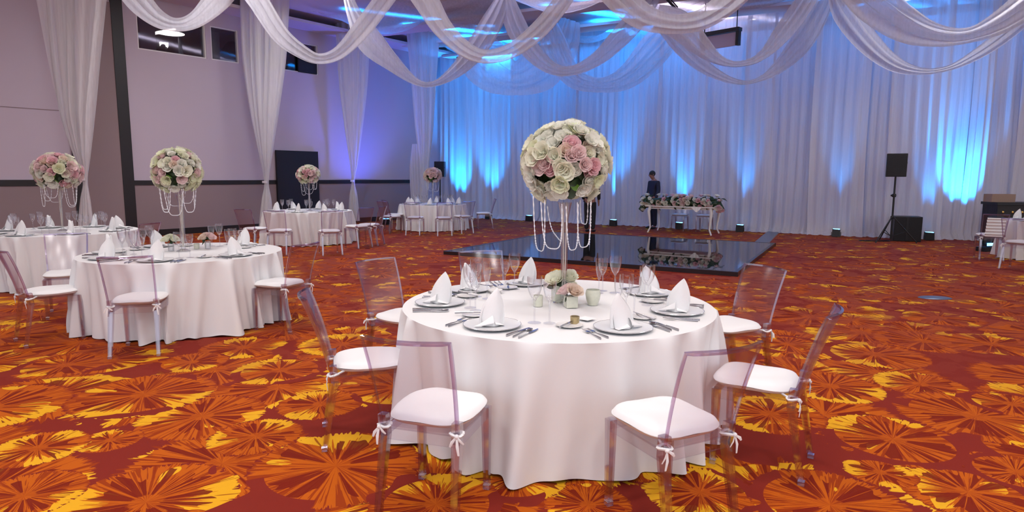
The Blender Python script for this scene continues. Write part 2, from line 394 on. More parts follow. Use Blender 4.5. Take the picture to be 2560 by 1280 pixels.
# back wall, ceiling
BD = Vector((.893, -.449, 0)).normalized(); BN = Vector((-.449, -.893, 0)).normalized()
BP = WP + WD * SW
def bseg(m, s0, s1, z0, z1, off=0, th=.15):
    a = BP + BD * s0 + BN * off; b = BP + BD * s1 + BN * off; k = -BN * th
    q = lambda z: [a + Vector((0, 0, z)), b + Vector((0, 0, z)), b + k + Vector((0, 0, z)), a + k + Vector((0, 0, z))]
    m.hexa(q(z0), q(z1))
g = MB(); bseg(g, -.2, 24, 0, CZ); S('wall_back', g, m_wall, smooth=False)
g = MB()
def rq(s, t, z): return WP + WD * 0 + (BP - WP) + WD * (-t) + BD * s + Vector((0, 0, z))
g.hexa([rq(-1.5, -1.5, CZ), rq(26, -1.5, CZ), rq(26, 27, CZ), rq(-1.5, 27, CZ)], [rq(-1.5, -1.5, CZ + .1), rq(26, -1.5, CZ + .1), rq(26, 27, CZ + .1), rq(-1.5, 27, CZ + .1)])
S('ceiling', g, m_ceil, smooth=False)
for i, (t0, t1, z, es) in enumerate([(1.1, 1.7, 5.90, (220, 170, 120)), (2.9, 3.6, 5.98, (150, 110, 50)), (5.1, 5.9, 6.0, (40, 30, 0))]):
    g = MB(); g.hexa([rq(.6, t0, z), rq(25, t0, z), rq(25, t1, z), rq(.6, t1, z)], [rq(.6, t0, z + .08), rq(25, t0, z + .08), rq(25, t1, z + .08), rq(.6, t1, z + .08)])
    S('trim_%d' % (6 + i), g, m_beam, smooth=False)
    for (s0, s1), e in zip(((.8, 5.5), (5.5, 10.5), (10.5, 19)), es):      # blue cove strips lying on the soffit
        if not e: continue
        c = rq((s0 + s1) / 2, (t0 + t1) / 2, z + .10)
        l = light('cove_and_fill_lamp', 'AREA', c, e, LB, rot=(pi, 0, -atan2(BD.y, BD.x)), shape='RECTANGLE', size=s1 - s0, size_y=.25, spread=R(110))
for (s0, s1), e in zip(((.8, 5.5), (5.5, 10.5), (10.5, 19)), (330, 230, 130)):   # unseen strips added on the first soffit's rear edge to blue the upper curtain
    c = rq((s0 + s1) / 2, 1.05, 5.93); l = light('cove_and_fill_lamp', 'AREA', c, e, LB, shape='RECTANGLE', size=s1 - s0, size_y=.12)
    zz_ = (BN + Vector((0, 0, .45))).normalized(); xx_ = BD; yy_ = zz_.cross(xx_); mm_ = Matrix((xx_, yy_, zz_)).transposed(); l.rotation_euler = mm_.to_euler()
c = rq(9, 5.5, 6.12); light('cove_and_fill_lamp', 'AREA', c, 110, (.86, .84, 1), rot=(pi, 0, -atan2(BD.y, BD.x)), shape='RECTANGLE', size=16, size_y=.3, spread=R(165))  # unseen pale strip added over the third soffit to brighten the ceiling
g = MB(); wseg(g, -3, 11.5, 6.0, 6.08, .9, .9); S('trim_9', g, m_ceil, smooth=False)

# ------------------------------------------------------------------ sheer fabric
def cr(pts, n):
    out = []; P = [pts[0]] + list(pts) + [pts[-1]]
    k = len(pts) - 1
    for i in range(n):
        u = i / (n - 1) * k; j = min(int(u), k - 1); t = u - j; a, b, c, d = P[j:j + 4]
        out.append([.5 * ((2 * b[q]) + (-a[q] + c[q]) * t + (2 * a[q] - 5 * b[q] + 4 * c[q] - d[q]) * t * t + (-a[q] + 3 * b[q] - 3 * c[q] + d[q]) * t ** 3) for q in range(len(a))])
    return out
def drape(name, pts, dep, mt, label, group, folds=4, amp=.05, belly=.12, nx=22, n=44, dep2=None, cat='drape', seed=0):
    # pts: (x, y, width) read off the photo; dep = distance of this length of fabric (dep2: at its other end)
    P = cr(pts, n); C_ = []
    for i, (x, y, w_) in enumerate(P):
        dd = dep + ((dep2 or dep) - dep) * i / (n - 1); C_.append((ap(x, y, dd), w_ * dd / F))
    m = MB(); r = random.Random(seed); ph = [r.uniform(0, 6.28) for _ in range(6)]
    def fn(u, v):
        j = min(int(v * (n - 1) + .5), n - 1); c, w_ = C_[j]
        t = (C_[min(j + 1, n - 1)][0] - C_[max(j - 1, 0)][0]).normalized(); nr = t.cross(Vector((0, 1, 0))).normalized()
        s = u * 2 - 1
        dpt = -belly * (1 - s * s) * min(1, w_ * 3) + amp * sin(s * pi * folds + ph[0] + .8 * sin(v * 3 + ph[1])) + amp * .5 * sin(s * pi * folds * 2.3 + ph[2] + v * 2)
        jit = .03 * w_ * sin(s * 9 + v * 5 + ph[3])
        return c + nr * (s * w_ / 2 + jit) + Vector((0, dpt * min(1, .25 + w_), 0))
    m.grid(fn, nx, n)
    o = m.build(name, mt, ang=180); tag(o, label, cat, group); 
    return o
G1 = 'sheer swags hung under the ceiling'
SWG = [
 ('wide white swag, leftmost, across the booth windows', [(300,-60,60),(345,0,62),(392,45,45),(440,62,32),(490,48,40),(545,-5,60),(585,-60,60)], 12.5),
 ('white swag dipping between the second and third tied drapes', [(600,-60,50),(645,0,50),(700,85,44),(755,130,34),(800,148,26),(850,132,32),(905,75,44),(962,0,44),(1000,-50,40)], 13),
 ('thin lavender swag dipping in front of the far corner drape', [(862,-40,16),(884,30,34),(925,100,64),(985,160,40),(1040,204,18),(1085,210,14),(1140,178,34),(1190,125,52),(1235,50,50),(1266,-25,20)], 16),
 ('broad white swag dipping above the left of the dance floor', [(1020,-60,60),(1062,0,60),(1105,70,48),(1160,122,38),(1215,142,32),(1280,125,36),(1345,75,42),(1400,10,42),(1440,-50,40)], 12),
 ('pale swag dipping behind the broad white one, above the tall bouquet', [(1266,-25,20),(1285,50,50),(1320,115,48),(1370,165,34),(1425,178,24),(1490,150,34),(1550,95,48),(1605,30,50),(1640,-30,40)], 16),
 ('large near swag at the top centre beside the black frame', [(1500,-60,70),(1560,0,72),(1610,40,62),(1680,58,48),(1750,50,50),(1815,10,60),(1870,-40,60)], 11),
 ('upper swag with a gold-lit edge in front of the black frame', [(1640,40,60),(1700,60,70),(1755,115,50),(1800,150,24),(1850,160,14),(1905,140,22),(1960,80,44),(2010,10,46),(2040,-40,40)], 14),
 ('lower swag hanging under the black frame', [(1660,60,40),(1712,120,44),(1770,172,30),(1840,204,14),(1895,200,12),(1950,165,34),(2005,105,54),(2050,30,46),(2075,-30,30)], 15.5),
 ('swag dipping low above the speaker on its stand', [(2080,-20,30),(2110,35,62),(2165,105,56),(2230,158,38),(2300,178,18),(2370,170,14),(2440,135,28),(2510,85,40),(2580,20,50)], 14.5),
 ('broad grey swag at the upper right edge', [(2120,-60,90),(2175,0,96),(2260,60,84),(2340,88,54),(2420,88,38),(2500,55,60),(2580,0,80)], 12.5),
]
for i, (lb, pts, dp) in enumerate(SWG):
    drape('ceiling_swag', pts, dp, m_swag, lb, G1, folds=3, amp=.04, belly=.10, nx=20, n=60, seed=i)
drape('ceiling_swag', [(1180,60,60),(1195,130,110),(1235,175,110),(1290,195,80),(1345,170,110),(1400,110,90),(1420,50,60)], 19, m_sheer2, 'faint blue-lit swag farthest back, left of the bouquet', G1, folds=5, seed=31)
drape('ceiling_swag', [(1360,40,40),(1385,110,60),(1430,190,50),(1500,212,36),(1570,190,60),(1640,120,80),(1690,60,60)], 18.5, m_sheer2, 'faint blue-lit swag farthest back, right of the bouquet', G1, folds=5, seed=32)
# tied drapes down the left wall
G2 = 'tied white drapes along the left wall'
COLS = [('widest tied drape, nearest, behind the far left table', [(183,-60,186),(186,0,170),(190,150,130),(196,280,88),(207,390,38),(213,448,10),(214,500,22),(216,560,34),(217,612,38)], 13.6),
        ('tied drape left of the black display panel', [(657,-40,125),(659,0,116),(659,150,104),(661,280,70),(664,390,32),(666,455,11),(666,500,24),(665,572,38)], 17.6),
        ('tied drape between the black panel and the far corner table', [(880,-20,95),(880,60,86),(881,200,72),(883,320,44),(884,400,22),(883,452,8),(884,490,20),(886,552,30)], 20.6),
        ('blue-lit tied drape behind the far corner table', [(1056,30,90),(1057,90,78),(1060,200,60),(1062,320,44),(1062,430,22),(1060,540,22)], 21.8)]
for i, (lb, pts, dp) in enumerate(COLS):
    o = drape('tied_drape', pts, dp, m_sheer, lb, G2, folds=6, amp=.05, belly=.25, nx=34, n=60, seed=50 + i)
    if i < 3:
        x, y, w_ = pts[-3 if i else -4]; c = ap(x, y, dp); r = max(.05, w_ * dp / F * .6); m = MB(); m.lathe([(r, -.03), (r * 1.06, 0), (r, .03)], 14, c + Vector((0, -.1, 0))); m.build('tie_band', m_sheer, o)
drape('tied_drape', [(1040,360,20),(1042,420,34),(1045,500,34),(1048,548,34)], 22.3, m_curt, 'grey narrow drape at the end of the dark rail', G2, folds=4, seed=60)
# wide lengths of fabric stretched flat under the ceiling
G3 = 'voile lengths stretched under the ceiling'
def ceil_sheet(t0, t1, s0, s1, z, sag, lb, seed):
    m = MB(); r = random.Random(seed); p = r.uniform(0, 6)
    def fn(u, v):
        s = s0 + (s1 - s0) * u; t = t0 + (t1 - t0) * v; zz = z - sag * abs(sin(u * pi * 4)) * (.6 + .4 * sin(v * 3 + p)) + .03 * sin(v * 22 + p)
        return rq(s, t, zz)
    m.grid(fn, 80, 16); o = m.build('ceiling_drape', m_sheer2, ang=180); tag(o, lb, 'drape', G3)
ceil_sheet(6.2, 8.0, 1.5, 12.5, 6.2, .5, 'pale voile length sagging below the ceiling, nearest the room centre', 1)
ceil_sheet(2.0, 2.6, 1.2, 10, 6.22, .45, 'blue voile length sagging just in front of the back curtain', 2)
ceil_sheet(3.8, 4.7, 8.5, 18, 6.22, .3, 'beige voile length stretched over the right side of the hall', 3)
# back curtain: panels along the wall
CP = [(1104,544), (1160,545), (1222,546), (1285,549), (1345,552), (1440,558), (1538,563), (1640,568), (1752,573), (1850,577), (1915,580), (2018,586), (2145,591), (2205,594), (2335,598), (2400,599), (2440,600), (2512,601), (2640,603)]
CW = [fl(x, y) for x, y in CP]
for i in range(len(CW) - 1):
    a, b = CW[i], CW[i + 1]; dr = (b - a); ln = dr.length; dr.normalize(); nn = Vector((dr.y, -dr.x, 0))
    off = [.0, .16, .03, .2, .05, .14][i % 6]; r = random.Random(i + 5); nf = max(3, int(ln / .22)); p1, p2 = r.uniform(0, 6), r.uniform(0, 6)
    m = MB()
    def fn(u, v, a=a, dr=dr, ln=ln, nn=nn, off=off, nf=nf, p1=p1, p2=p2):
        z = 6.25 * v; uu = (u * (ln + .1)) - .05
        wv = (.016 + .026 * (1 - v)) * sin(u * nf * 6.283 + p1 + .9 * sin(v * 2.5 + p2)) + .008 * sin(u * nf * 14.5 + p2) + .05 * sin(u * 5.1 + p2 + v)
        pool = .16 * max(0, 1 - z / .25) ** 2
        return a + dr * (uu + .05 * sin(v * 4 + p1) * (1 - v)) + nn * (off + wv + pool - .1) + Vector((0, 0, max(.004, z + .02 * sin(u * nf * 6.283) * (1 - v))))
    m.grid(fn, max(24, nf * 8), 40)
    xm = (CP[i][0] + CP[i + 1][0]) // 2
    where = ['at the far left end', 'beside the leftmost uplight', 'right of the leftmost uplight glow', 'left of the tall bouquet', 'behind the tall bouquet', 'right of the standing dark figure', 'behind the man in navy',
             'behind the middle of the flower table', 'behind the right end of the flower table', 'right of the flower table', 'behind the end of the metal ramp', 'left of the black floor uplight near the ramp',
             'left of the speaker stand', 'directly behind the speaker stand legs', 'behind the big floor speaker', 'right of the big floor speaker', 'gathered, left of the tufted bar', 'bright blue, behind the tufted bar', 'at the right edge'][i]
    tag(m.build('curtain_panel', m_curt, ang=180), 'floor-length sheer curtain panel ' + where, 'curtain', 'curtain panels along the back wall')

# ------------------------------------------------------------------ uplights with their lamps
def uplight(px, py, lb, e=260, tilt=.10, size=38, s=1.0, col=LB):
    k = max(i for i in range(len(CP) - 1) if CP[i][0] <= px); d = (CW[k + 1] - CW[k]).normalized(); nn = Vector((d.y, -d.x, 0))
    p = CW[k].lerp(CW[k + 1], (px - CP[k][0]) / (CP[k + 1][0] - CP[k][0])) + nn * .40
    o = empty('uplight', (p.x, p.y, 0), atan2(d.y, d.x)); tag(o, lb, 'stage light', 'black uplights on the floor')
    m = MB(); h = .21 * s; w_ = .2 * s
    m.hexa([(-w_ / 2, -.1, .01), (w_ / 2, -.1, .01), (w_ / 2, .1, .01), (-w_ / 2, .1, .01)], [(-w_ / 2 * .95, -.085, h), (w_ / 2 * .95, -.085, h * .94), (w_ / 2 * .95, .085, h * .94), (-w_ / 2 * .95, .085, h)])
    m.build('housing', m_black, o, smooth=False)
    m = MB(); m.box((0, 0, h * .97), (w_ * .8, .13, .02)); m.build('lens', m_bluelens, o, smooth=False)
    for sd_ in (-1, 1): m = MB(); m.tube([(sd_ * (w_ / 2 + .012), 0, .02), (sd_ * (w_ / 2 + .012), 0, h * .6)], .008, 5); m.build('bracket', m_black, o)
    l = light('uplight_lamp', 'SPOT', (p.x, p.y, h + .06), e * .82, col, spot_size=R(size), spot_blend=1, shadow_soft_size=.06)
    dirv = Vector((0, 0, 1)) - nn * tilt; l.rotation_euler = (-dirv).to_track_quat('Z', 'Y').to_euler()
    return o
uplight(1150, 549, 'black uplight on the floor hidden behind the far corner table', 3200, .10, 50)
uplight(1237, 549, 'black uplight at the left end of the back curtain', 2400, .10, 44)
uplight(1338, 553, 'black uplight behind the bead strands of the tall bouquet', 1200, .10, 40)
uplight(1546, 560, 'black uplight left of the flower table', 1700, .10, 38)
uplight(1708, 568, 'black uplight under the flower table', 1500, .12, 36)
uplight(1857, 573, 'black uplight between the flower table and the ramp', 900, .10, 34)
uplight(2090, 590, 'black uplight left of the speaker stand', 700, .10, 32)
uplight(2311, 603, 'black uplight right of the big floor speaker', 900, .10, 36)
# wash from the effect lights in the far right corner
for (px, py, rz, lb) in [(2462, 628, .3, 'blue-lit effect light, left of the pair under the tufted bar'), (2494, 622, -.4, 'blue-lit effect light, right of the pair under the tufted bar')]:
    p = fl(px, py); o = empty('effect_light', (p.x, p.y, 0), rz); tag(o, lb, 'stage light', 'effect lights by the bar')
    m = MB(); m.box((0, 0, .05), (.30, .22, .09)); m.build('base', m_black, o)
    for s in (-1, 1):
        m = MB(); m.tube([(s * .13, 0, .08), (s * .15, 0, .2), (s * .12, 0, .32)], .025, 6); m.build('yoke_arm', m_black, o)
    m = MB(); m.lathe([(.04, -.12), (.1, -.1), (.105, .08), (.09, .11)], 16, (0, 0, .26), cap=True); m.build('head', m_black, o)
    m = MB(); m.box((0, -.115, .16), (.2, .02, .06)); m.build('lens', m_bluelens, o)
p = CW[15] + Vector((-.2, -.75, 0))
l = light('effect_lamp', 'SPOT', (p.x, p.y + .35, .5), 2600, LB, spot_size=R(56), spot_blend=.8, shadow_soft_size=.08); l.rotation_euler = (-Vector((.0, .22, 1))).to_track_quat('Z', 'Y').to_euler()
# violet wash on the left wall from the corner lights
p = fl(965, 562)
o = empty('uplight', (p.x, p.y, 0), .9); tag(o, 'low black uplight at the foot of the left wall, left of the far corner table', 'stage light', 'black uplights on the floor')
m = MB(); m.box((0, 0, .1), (.2, .16, .18)); m.build('housing', m_black, o, smooth=False); m = MB(); m.box((0, 0, .2), (.16, .12, .02)); m.build('lens', m_bluelens, o, smooth=False)
l = light('uplight_lamp', 'SPOT', (p.x, p.y, .3), 650, (.10, .14, 1), spot_size=R(95), spot_blend=1, shadow_soft_size=.08); l.rotation_euler = (-Vector((-.2, .16, 1))).to_track_quat('Z', 'Y').to_euler()

# ------------------------------------------------------------------ dance floor and ramp
A, B_, C_, D_ = fl(1118, 636), fl(1838, 690), fl(1905, 613), fl(1380, 587)
e1 = (B_ - A).normalized(); e2 = Vector((-e1.y, e1.x, 0)); Lx = (B_ - A).length; Ly = 5.1
rz = atan2(e1.y, e1.x)
o = empty('dance_floor', (A.x, A.y, 0), rz); tag(o, 'mirror-black square dance floor laid on the carpet', 'dance floor')
m = MB(); m.box((Lx / 2, Ly / 2, .035), (Lx - .04, Ly - .04, .07)); m.build('floor_panel', m_floorgloss, o, smooth=False)
for (c, d) in [((Lx / 2, -.03, .036), (Lx + .1, .06, .074)), ((Lx / 2, Ly + .01, .036), (Lx + .1, .06, .074)), ((-.01, Ly / 2, .036), (.06, Ly, .074)), ((Lx + .01, Ly / 2, .036), (.06, Ly, .074))]:
    m = MB(); m.box(c, d); m.build('edge_ramp', m_trimdark, o, smooth=False)
a, b = fl(1906, 612), fl(1943, 577); d = (b - a).normalized(); n = Vector((d.y, -d.x, 0))
m = MB(); wd = .34; q = lambda p, z: p + Vector((0, 0, z))
m.hexa([q(a - n * wd * .7, 0), q(a + n * wd * .3, 0), q(b + n * wd * .3, 0), q(b - n * wd * .7, 0)], [q(a - n * wd * .6, .03), q(a + n * wd * .25, .03), q(b + n * wd * .25, .03), q(b - n * wd * .6, .03)])
tag(m.build('cable_ramp', m_strip, smooth=False), 'flat grey metal strip from the dance floor to the curtain', 'ramp')
m = MB(); c = fl(2337, 745); m.lathe([(.0, .006), (.16, .006), (.17, 0)], 24, (0, 0, 0)); 
o = m.build('floor_outlet', mat('outlet_cover', srgb(92, 104, 130), .35, .4), loc=(c.x, c.y, .002)); o.scale = (1.25, .8, 1); tag(o, 'blue-grey oval outlet cover on the carpet at the right', 'outlet cover')

# ------------------------------------------------------------------ chair
def make_chair():
    r = empty('acrylic_chair'); tag(r, 'x', 'chair')
    m = MB(); m.box((0, .0, .437), (.385, .40, .012))
    for s in (-1, 1): m.box((s * .188, 0, .408), (.008, .38, .055))
    m.box((0, .198, .408), (.37, .008, .055)); m.box((0, -.198, .408), (.37, .008, .055)); m.build('seat', m_acr, r, smooth=False)
    BK = lambda u, v, o=0: Vector((u * (.186 + .020 * v), -.205 - .08 * v - .045 * v * v - (.022 + .026 * v) * (1 - u * u) - o, .452 + .44 * v))
    m = MB(); th = .007; nu, nv = 15, 10
    m.grid(lambda a, b: BK(a * 2 - 1, b), nu, nv); m.grid(lambda a, b: BK(a * 2 - 1, b, th), nu, nv)
    m.build('backrest', m_acr, r)
    m = MB()
    path = [(-1, v / 8) for v in range(9)] + [(-1 + 2 * k / 14, 1) for k in range(1, 15)] + [(1, 1 - v / 8) for v in range(1, 9)]
    P = [BK(u, v, th / 2) for u, v in path]; m.tube(P, .0085, 4, ell=1.3)
    m.build('back_frame', m_edge, r, smooth=False)
    for s in (-1, 1):
        for fr in (1, 0):
            m = MB()
            def sq(c, h, k=1.0): return [Vector(c) + Vector((sx * h, sy * h * k, 0)) for sx, sy in ((-1, -1), (1, -1), (1, 1), (-1, 1))]
            if fr:
                m.hexa(sq((s * .180, .192, 0), .0145), sq((s * .178, .190, .435), .021)); m.hexa(sq((s * .180, .192, .03), .009), sq((s * .178, .190, .43), .014))
            else:
                m.hexa(sq((s * .190, -.262, 0), .0145), sq((s * .178, -.192, .40), .021)); m.hexa(sq((s * .178, -.192, .40), .021), sq((s * .182, -.200, .50), .020))
                m.hexa(sq((s * .190, -.257, .03), .009), sq((s * .178, -.192, .40), .014))
            fx, fy = (s * .180, .192) if fr else (s * .190, -.262)
            m.hexa(sq((fx, fy, .0), .0165), sq((fx, fy, .022), .0165), mi=1)
            m.build('leg', [m_leg, m_cap], r, smooth=False)
    m = MB(); nx, ny = 20, 20
    def cu(u, v, top):
        th = u * 2 * pi; q = v ** .8; p = 2 / 3.6
        cx = math.copysign(abs(cos(th)) ** p, cos(th)); cy = math.copysign(abs(sin(th)) ** p, sin(th)); e = max(0, 1 - q ** 6)
        z = .474 + (.030 * e ** .4 if top else -.028 * e ** .4) + (.003 * sin(cx * q * 5 + cy * q * 4) if top else 0)
        return Vector((cx * q * (.205 + .006 * cy * q), cy * q * .215 + .018, z))
    m.grid(lambda u, v: cu(u, v, 1), 44, 14, closed=True); m.grid(lambda u, v: cu(u, v, 0), 44, 14, closed=True)
    c = m.build('cushion', m_cush, r, ang=80)
    for s in (-1, 1):
        m = MB(); x = s * .178; y = -.198; z = .447
        ring = [(x + .027 * cos(a), y + .027 * sin(a), z + .004 * sin(2 * a)) for a in [k * pi / 5 for k in range(11)]]
        m.tube(ring, .0065, 5, ell=1.6); m.ball((x + s * .012, y - .03, z), .011, 8, 6)
        for dx, dz, L_ in ((-.03, -.05, 1), (.035, -.03, 1), (s * .01, -.085, 1)):
            m.tube([(x + s * .012, y - .03, z), (x + s * .012 + dx * .6, y - .04, z + dz * .5), (x + s * .012 + dx, y - .035, z + dz)], [.004, .008, .005], 5, ell=.35)
        m.tube([(x, y + .02, z), (x * .9, y + .06, z + .012)], .006, 5)
        m.build('tie', m_cush, c)
    return r
CHAIR = make_chair()
def chair(px, py, tc, lb, group, yaw=0, z=.47, at=None):
    p = fl(px, py, z) if at is None else Vector(at); v_ = Vector((p.x - tc[0], p.y - tc[1], 0)); p.z = 0
    if v_.length < 1.20: p = Vector((tc[0], tc[1], 0)) + v_.normalized() * 1.20
    a = atan2(tc[1] - p.y, tc[0] - p.x) + R(yaw)
    return inst(CHAIR, (p.x, p.y, 0), a - pi / 2, 'acrylic chair with white cushion, ' + lb, group)

# ------------------------------------------------------------------ tables
def cloth_mesh(Rd, seed, nf=17, fine=160, front=0.0):
    r = random.Random(seed); ph = [r.uniform(0, 6.28) for _ in range(8)]; m = MB(); H_ = .752
    m.grid(lambda u, v: (Rd * v * cos(u * 2 * pi), Rd * v * sin(u * 2 * pi), H_), fine, 6, closed=True)
    def wav(th):
        t = th + .25 * sin(3 * th + ph[0]) / 3
        a = .5 + .5 * sin(nf * t + ph[1] + 1.3 * sin(5 * t + ph[6])); b = sin(int(nf * .37) * t + ph[2]); return (a ** 1.6) * (.65 + .45 * b) + .12 * sin(2 * nf * t + ph[3])
    def fn(u, v):
        th = u * 2 * pi; zt = 1 - v; k = v ** 1.15
        rr = Rd + .004 + .015 * k + .17 * v ** .62 * (wav(th + .10 * v * sin(ph[4] + 5 * th)) - .33)
        z = H_ * (1 - v)
        if v < .06: rr = Rd + (rr - Rd) * (v / .06); z = H_ - .02 * (v / .06) ** 2
        z = max(z, .006 + .008 * (1 + sin(nf * th + ph[5])))
        return (rr * cos(th), rr * sin(th), z)
    m.grid(fn, fine, 26, closed=True); return m
def place(c, ang):
    return Vector((c[0] + cos(ang), c[1] + sin(ang), 0))
TT = .755
def round_table(c, Rd, tname, seed, nf=17, fine=160):
    t = empty('round_table', (c[0], c[1], 0)); tag(t, 'round banquet table under the cloth of the ' + tname, 'table', 'round banquet tables')
    m = MB(); m.lathe([(0, .72), (Rd - .03, .72), (Rd - .03, .745), (0, .745)], 48); m.build('tabletop', m_whitepaint, t)
    for k in range(4):
        a = k * pi / 2 + pi / 4; m = MB(); m.tube([(.55 * cos(a), .55 * sin(a), .72), (.6 * cos(a), .6 * sin(a), 0)], .018, 8); m.build('leg', m_black, t)
    m = cloth_mesh(Rd, seed, nf, fine); o = m.build('tablecloth', m_cloth, loc=(c[0], c[1], 0), ang=60)
    tag(o, 'white floor-length tablecloth draped over the ' + tname, 'tablecloth', 'white tablecloths')
# prototypes of the table ware
def make_glass(name, h, br, bh, sr=.035, water=False):
    r = empty(name); tag(r, 'x', 'glass')
    st = h - bh
    m = MB(); n = 20
    prof = [(.004, st)] + [(br * sin(min(1, (k / 8) ** .62) * pi / 2 * 1.0) * (1 - .10 * max(0, k / 8 - .5) * 2 * .9), st + bh * (k / 8)) for k in range(1, 9)]
    m.lathe(prof, n); m.build('bowl', m_glass, r)
    m = MB(); m.lathe([(.0045, .006), (.0042, st * .5), (.0045, st * .95), (.012, st + .004)], 10); m.build('stem', m_glass, r)
    m = MB(); m.lathe([(0, .006), (.012, .006), (sr, .002), (sr + .001, .0), (0, .0)], n); m.build('foot', m_foot, r)
    return r
GW = make_glass('wine_glass', .265, .046, .135, .038); GS = make_glass('white_wine_glass', .24, .040, .12, .035); GF = make_glass('champagne_flute', .25, .030, .15, .032)
for q in (GS, GF): q['category'] = 'glass'
def make_plate():
    r = empty('charger_plate'); tag(r, 'x', 'plate')
    m = MB(); m.lathe([(0, .004), (.105, .004), (.125, .009), (.160, .016), (.162, .013), (.12, .0), (0, 0)], 40); m.build('dish', m_charger, r)
    m = MB(); m.tube([(.161 * cos(a), .161 * sin(a), .0155) for a in [k * 2 * pi / 40 for k in range(41)]], .0014, 5); m.build('silver_rim', m_silver, r)
    return r
PLATE = make_plate()
def make_bread():
    m = MB(); m.lathe([(0, .004), (.05, .004), (.075, .012), (.076, .010), (.05, 0), (0, 0)], 28); return tag(m.build('bread_plate', m_porc), 'x', 'plate')
BREAD = make_bread()
def napkin_mesh(k):
    m = MB(); r = random.Random(k); Hh = .19 + .015 * r.random(); lean = (-.034 if k % 2 else .034)
    def leaf(w0, d0, y0, tipx, h):
        def fn(u, v):
            a = (u * 2 - 1); w_ = w0 * (1 - v ** 2.2) ** .85 * (1 + .12 * sin(v * pi))
            return Vector((a * w_ + tipx * v ** 1.5, y0 + d0 * (1 - v * .7) * (a * a - .5) + .015 * v, .003 + h * v - .018 * abs(a) * (1 - v) * 0))
        return fn
    for (w0, d0, y0, tx, h) in ((.068, .06, -.012, lean, Hh), (.064, -.05, .012, lean * .6 + .008, Hh * .93)):
        f = leaf(w0, d0, y0, tx, h); m.grid(f, 13, 14); m.grid(lambda u, v, f=f: f(u, v) + Vector((0, .004, 0)), 13, 14)
    s = 1 if k % 2 else -1
    def flap(u, v):   # the folded wing that lies out to the side
        a = u; b = v * 2 - 1; return Vector((s * (.01 + .10 * a), -.035 + b * .030 * (1 - .75 * a) + .012 * a, .006 + .055 * (1 - a) ** 1.2 * (1 - b * b * .6)))
    m.grid(flap, 9, 7); m.grid(lambda u, v: flap(u, v) + Vector((0, 0, .003)), 9, 7)
    def flap2(u, v):
        a = u; b = v * 2 - 1; return Vector((-s * (.0 + .06 * a), -.02 + b * .04 * (1 - .5 * a), .004 + .03 * (1 - a) * (1 - b * b * .5)))
    m.grid(flap2, 7, 7)
    return m
NAPS = [tag(napkin_mesh(k).build('napkin', m_linen, ang=60), 'x', 'napkin') for k in range(4)]
def make_fork():
    r = MB()
    r.tube([(0, -.10, .003), (0, -.05, .004), (0, 0, .003), (0, .03, .006)], [.0065, .005, .0028, .003], 6, ell=.4)
    r.box((0, .045, .007), (.020, .03, .002))
    for k in range(4): r.tube([(-.0085 + k * .0057, .058, .007), (-.0085 + k * .0057, .098, .010)], .0013, 4)
    return tag(r.build('fork', m_steel), 'x', 'fork')
def make_knife():
    r = MB(); r.tube([(0, -.11, .004), (0, -.06, .005), (0, 0, .004)], [.0075, .006, .005], 6, ell=.5)
    r.hexa([(-.005, 0, .002), (.006, 0, .002), (.009, .06, .002), (-.005, .06, .002)], [(-.005, 0, .005), (.006, 0, .004), (.009, .06, .003), (-.005, .06, .005)])
    r.hexa([(-.005, .06, .002), (.009, .06, .002), (.002, .11, .002), (-.005, .112, .002)], [(-.005, .06, .005), (.009, .06, .003), (.002, .11, .003), (-.005, .112, .004)])
    return tag(r.build('knife', m_steel), 'x', 'knife')
def make_spoon():
    r = MB(); r.tube([(0, -.10, .003), (0, -.05, .004), (0, .03, .004), (0, .055, .004)], [.0065, .005, .003, .004], 6, ell=.4)
    r.ball((0, .078, .006), .019, 12, 7, (1, 1.5, .28)); return tag(r.build('spoon', m_steel), 'x', 'spoon')
FORK, KNIFE, SPOON = make_fork(), make_knife(), make_spoon()
def ph(a):
    a = (math.degrees(a) + 360) % 360
    return ['right', 'back right', 'back', 'back left', 'left', 'front left', 'front', 'front right'][int((a + 22.5) // 45) % 8]
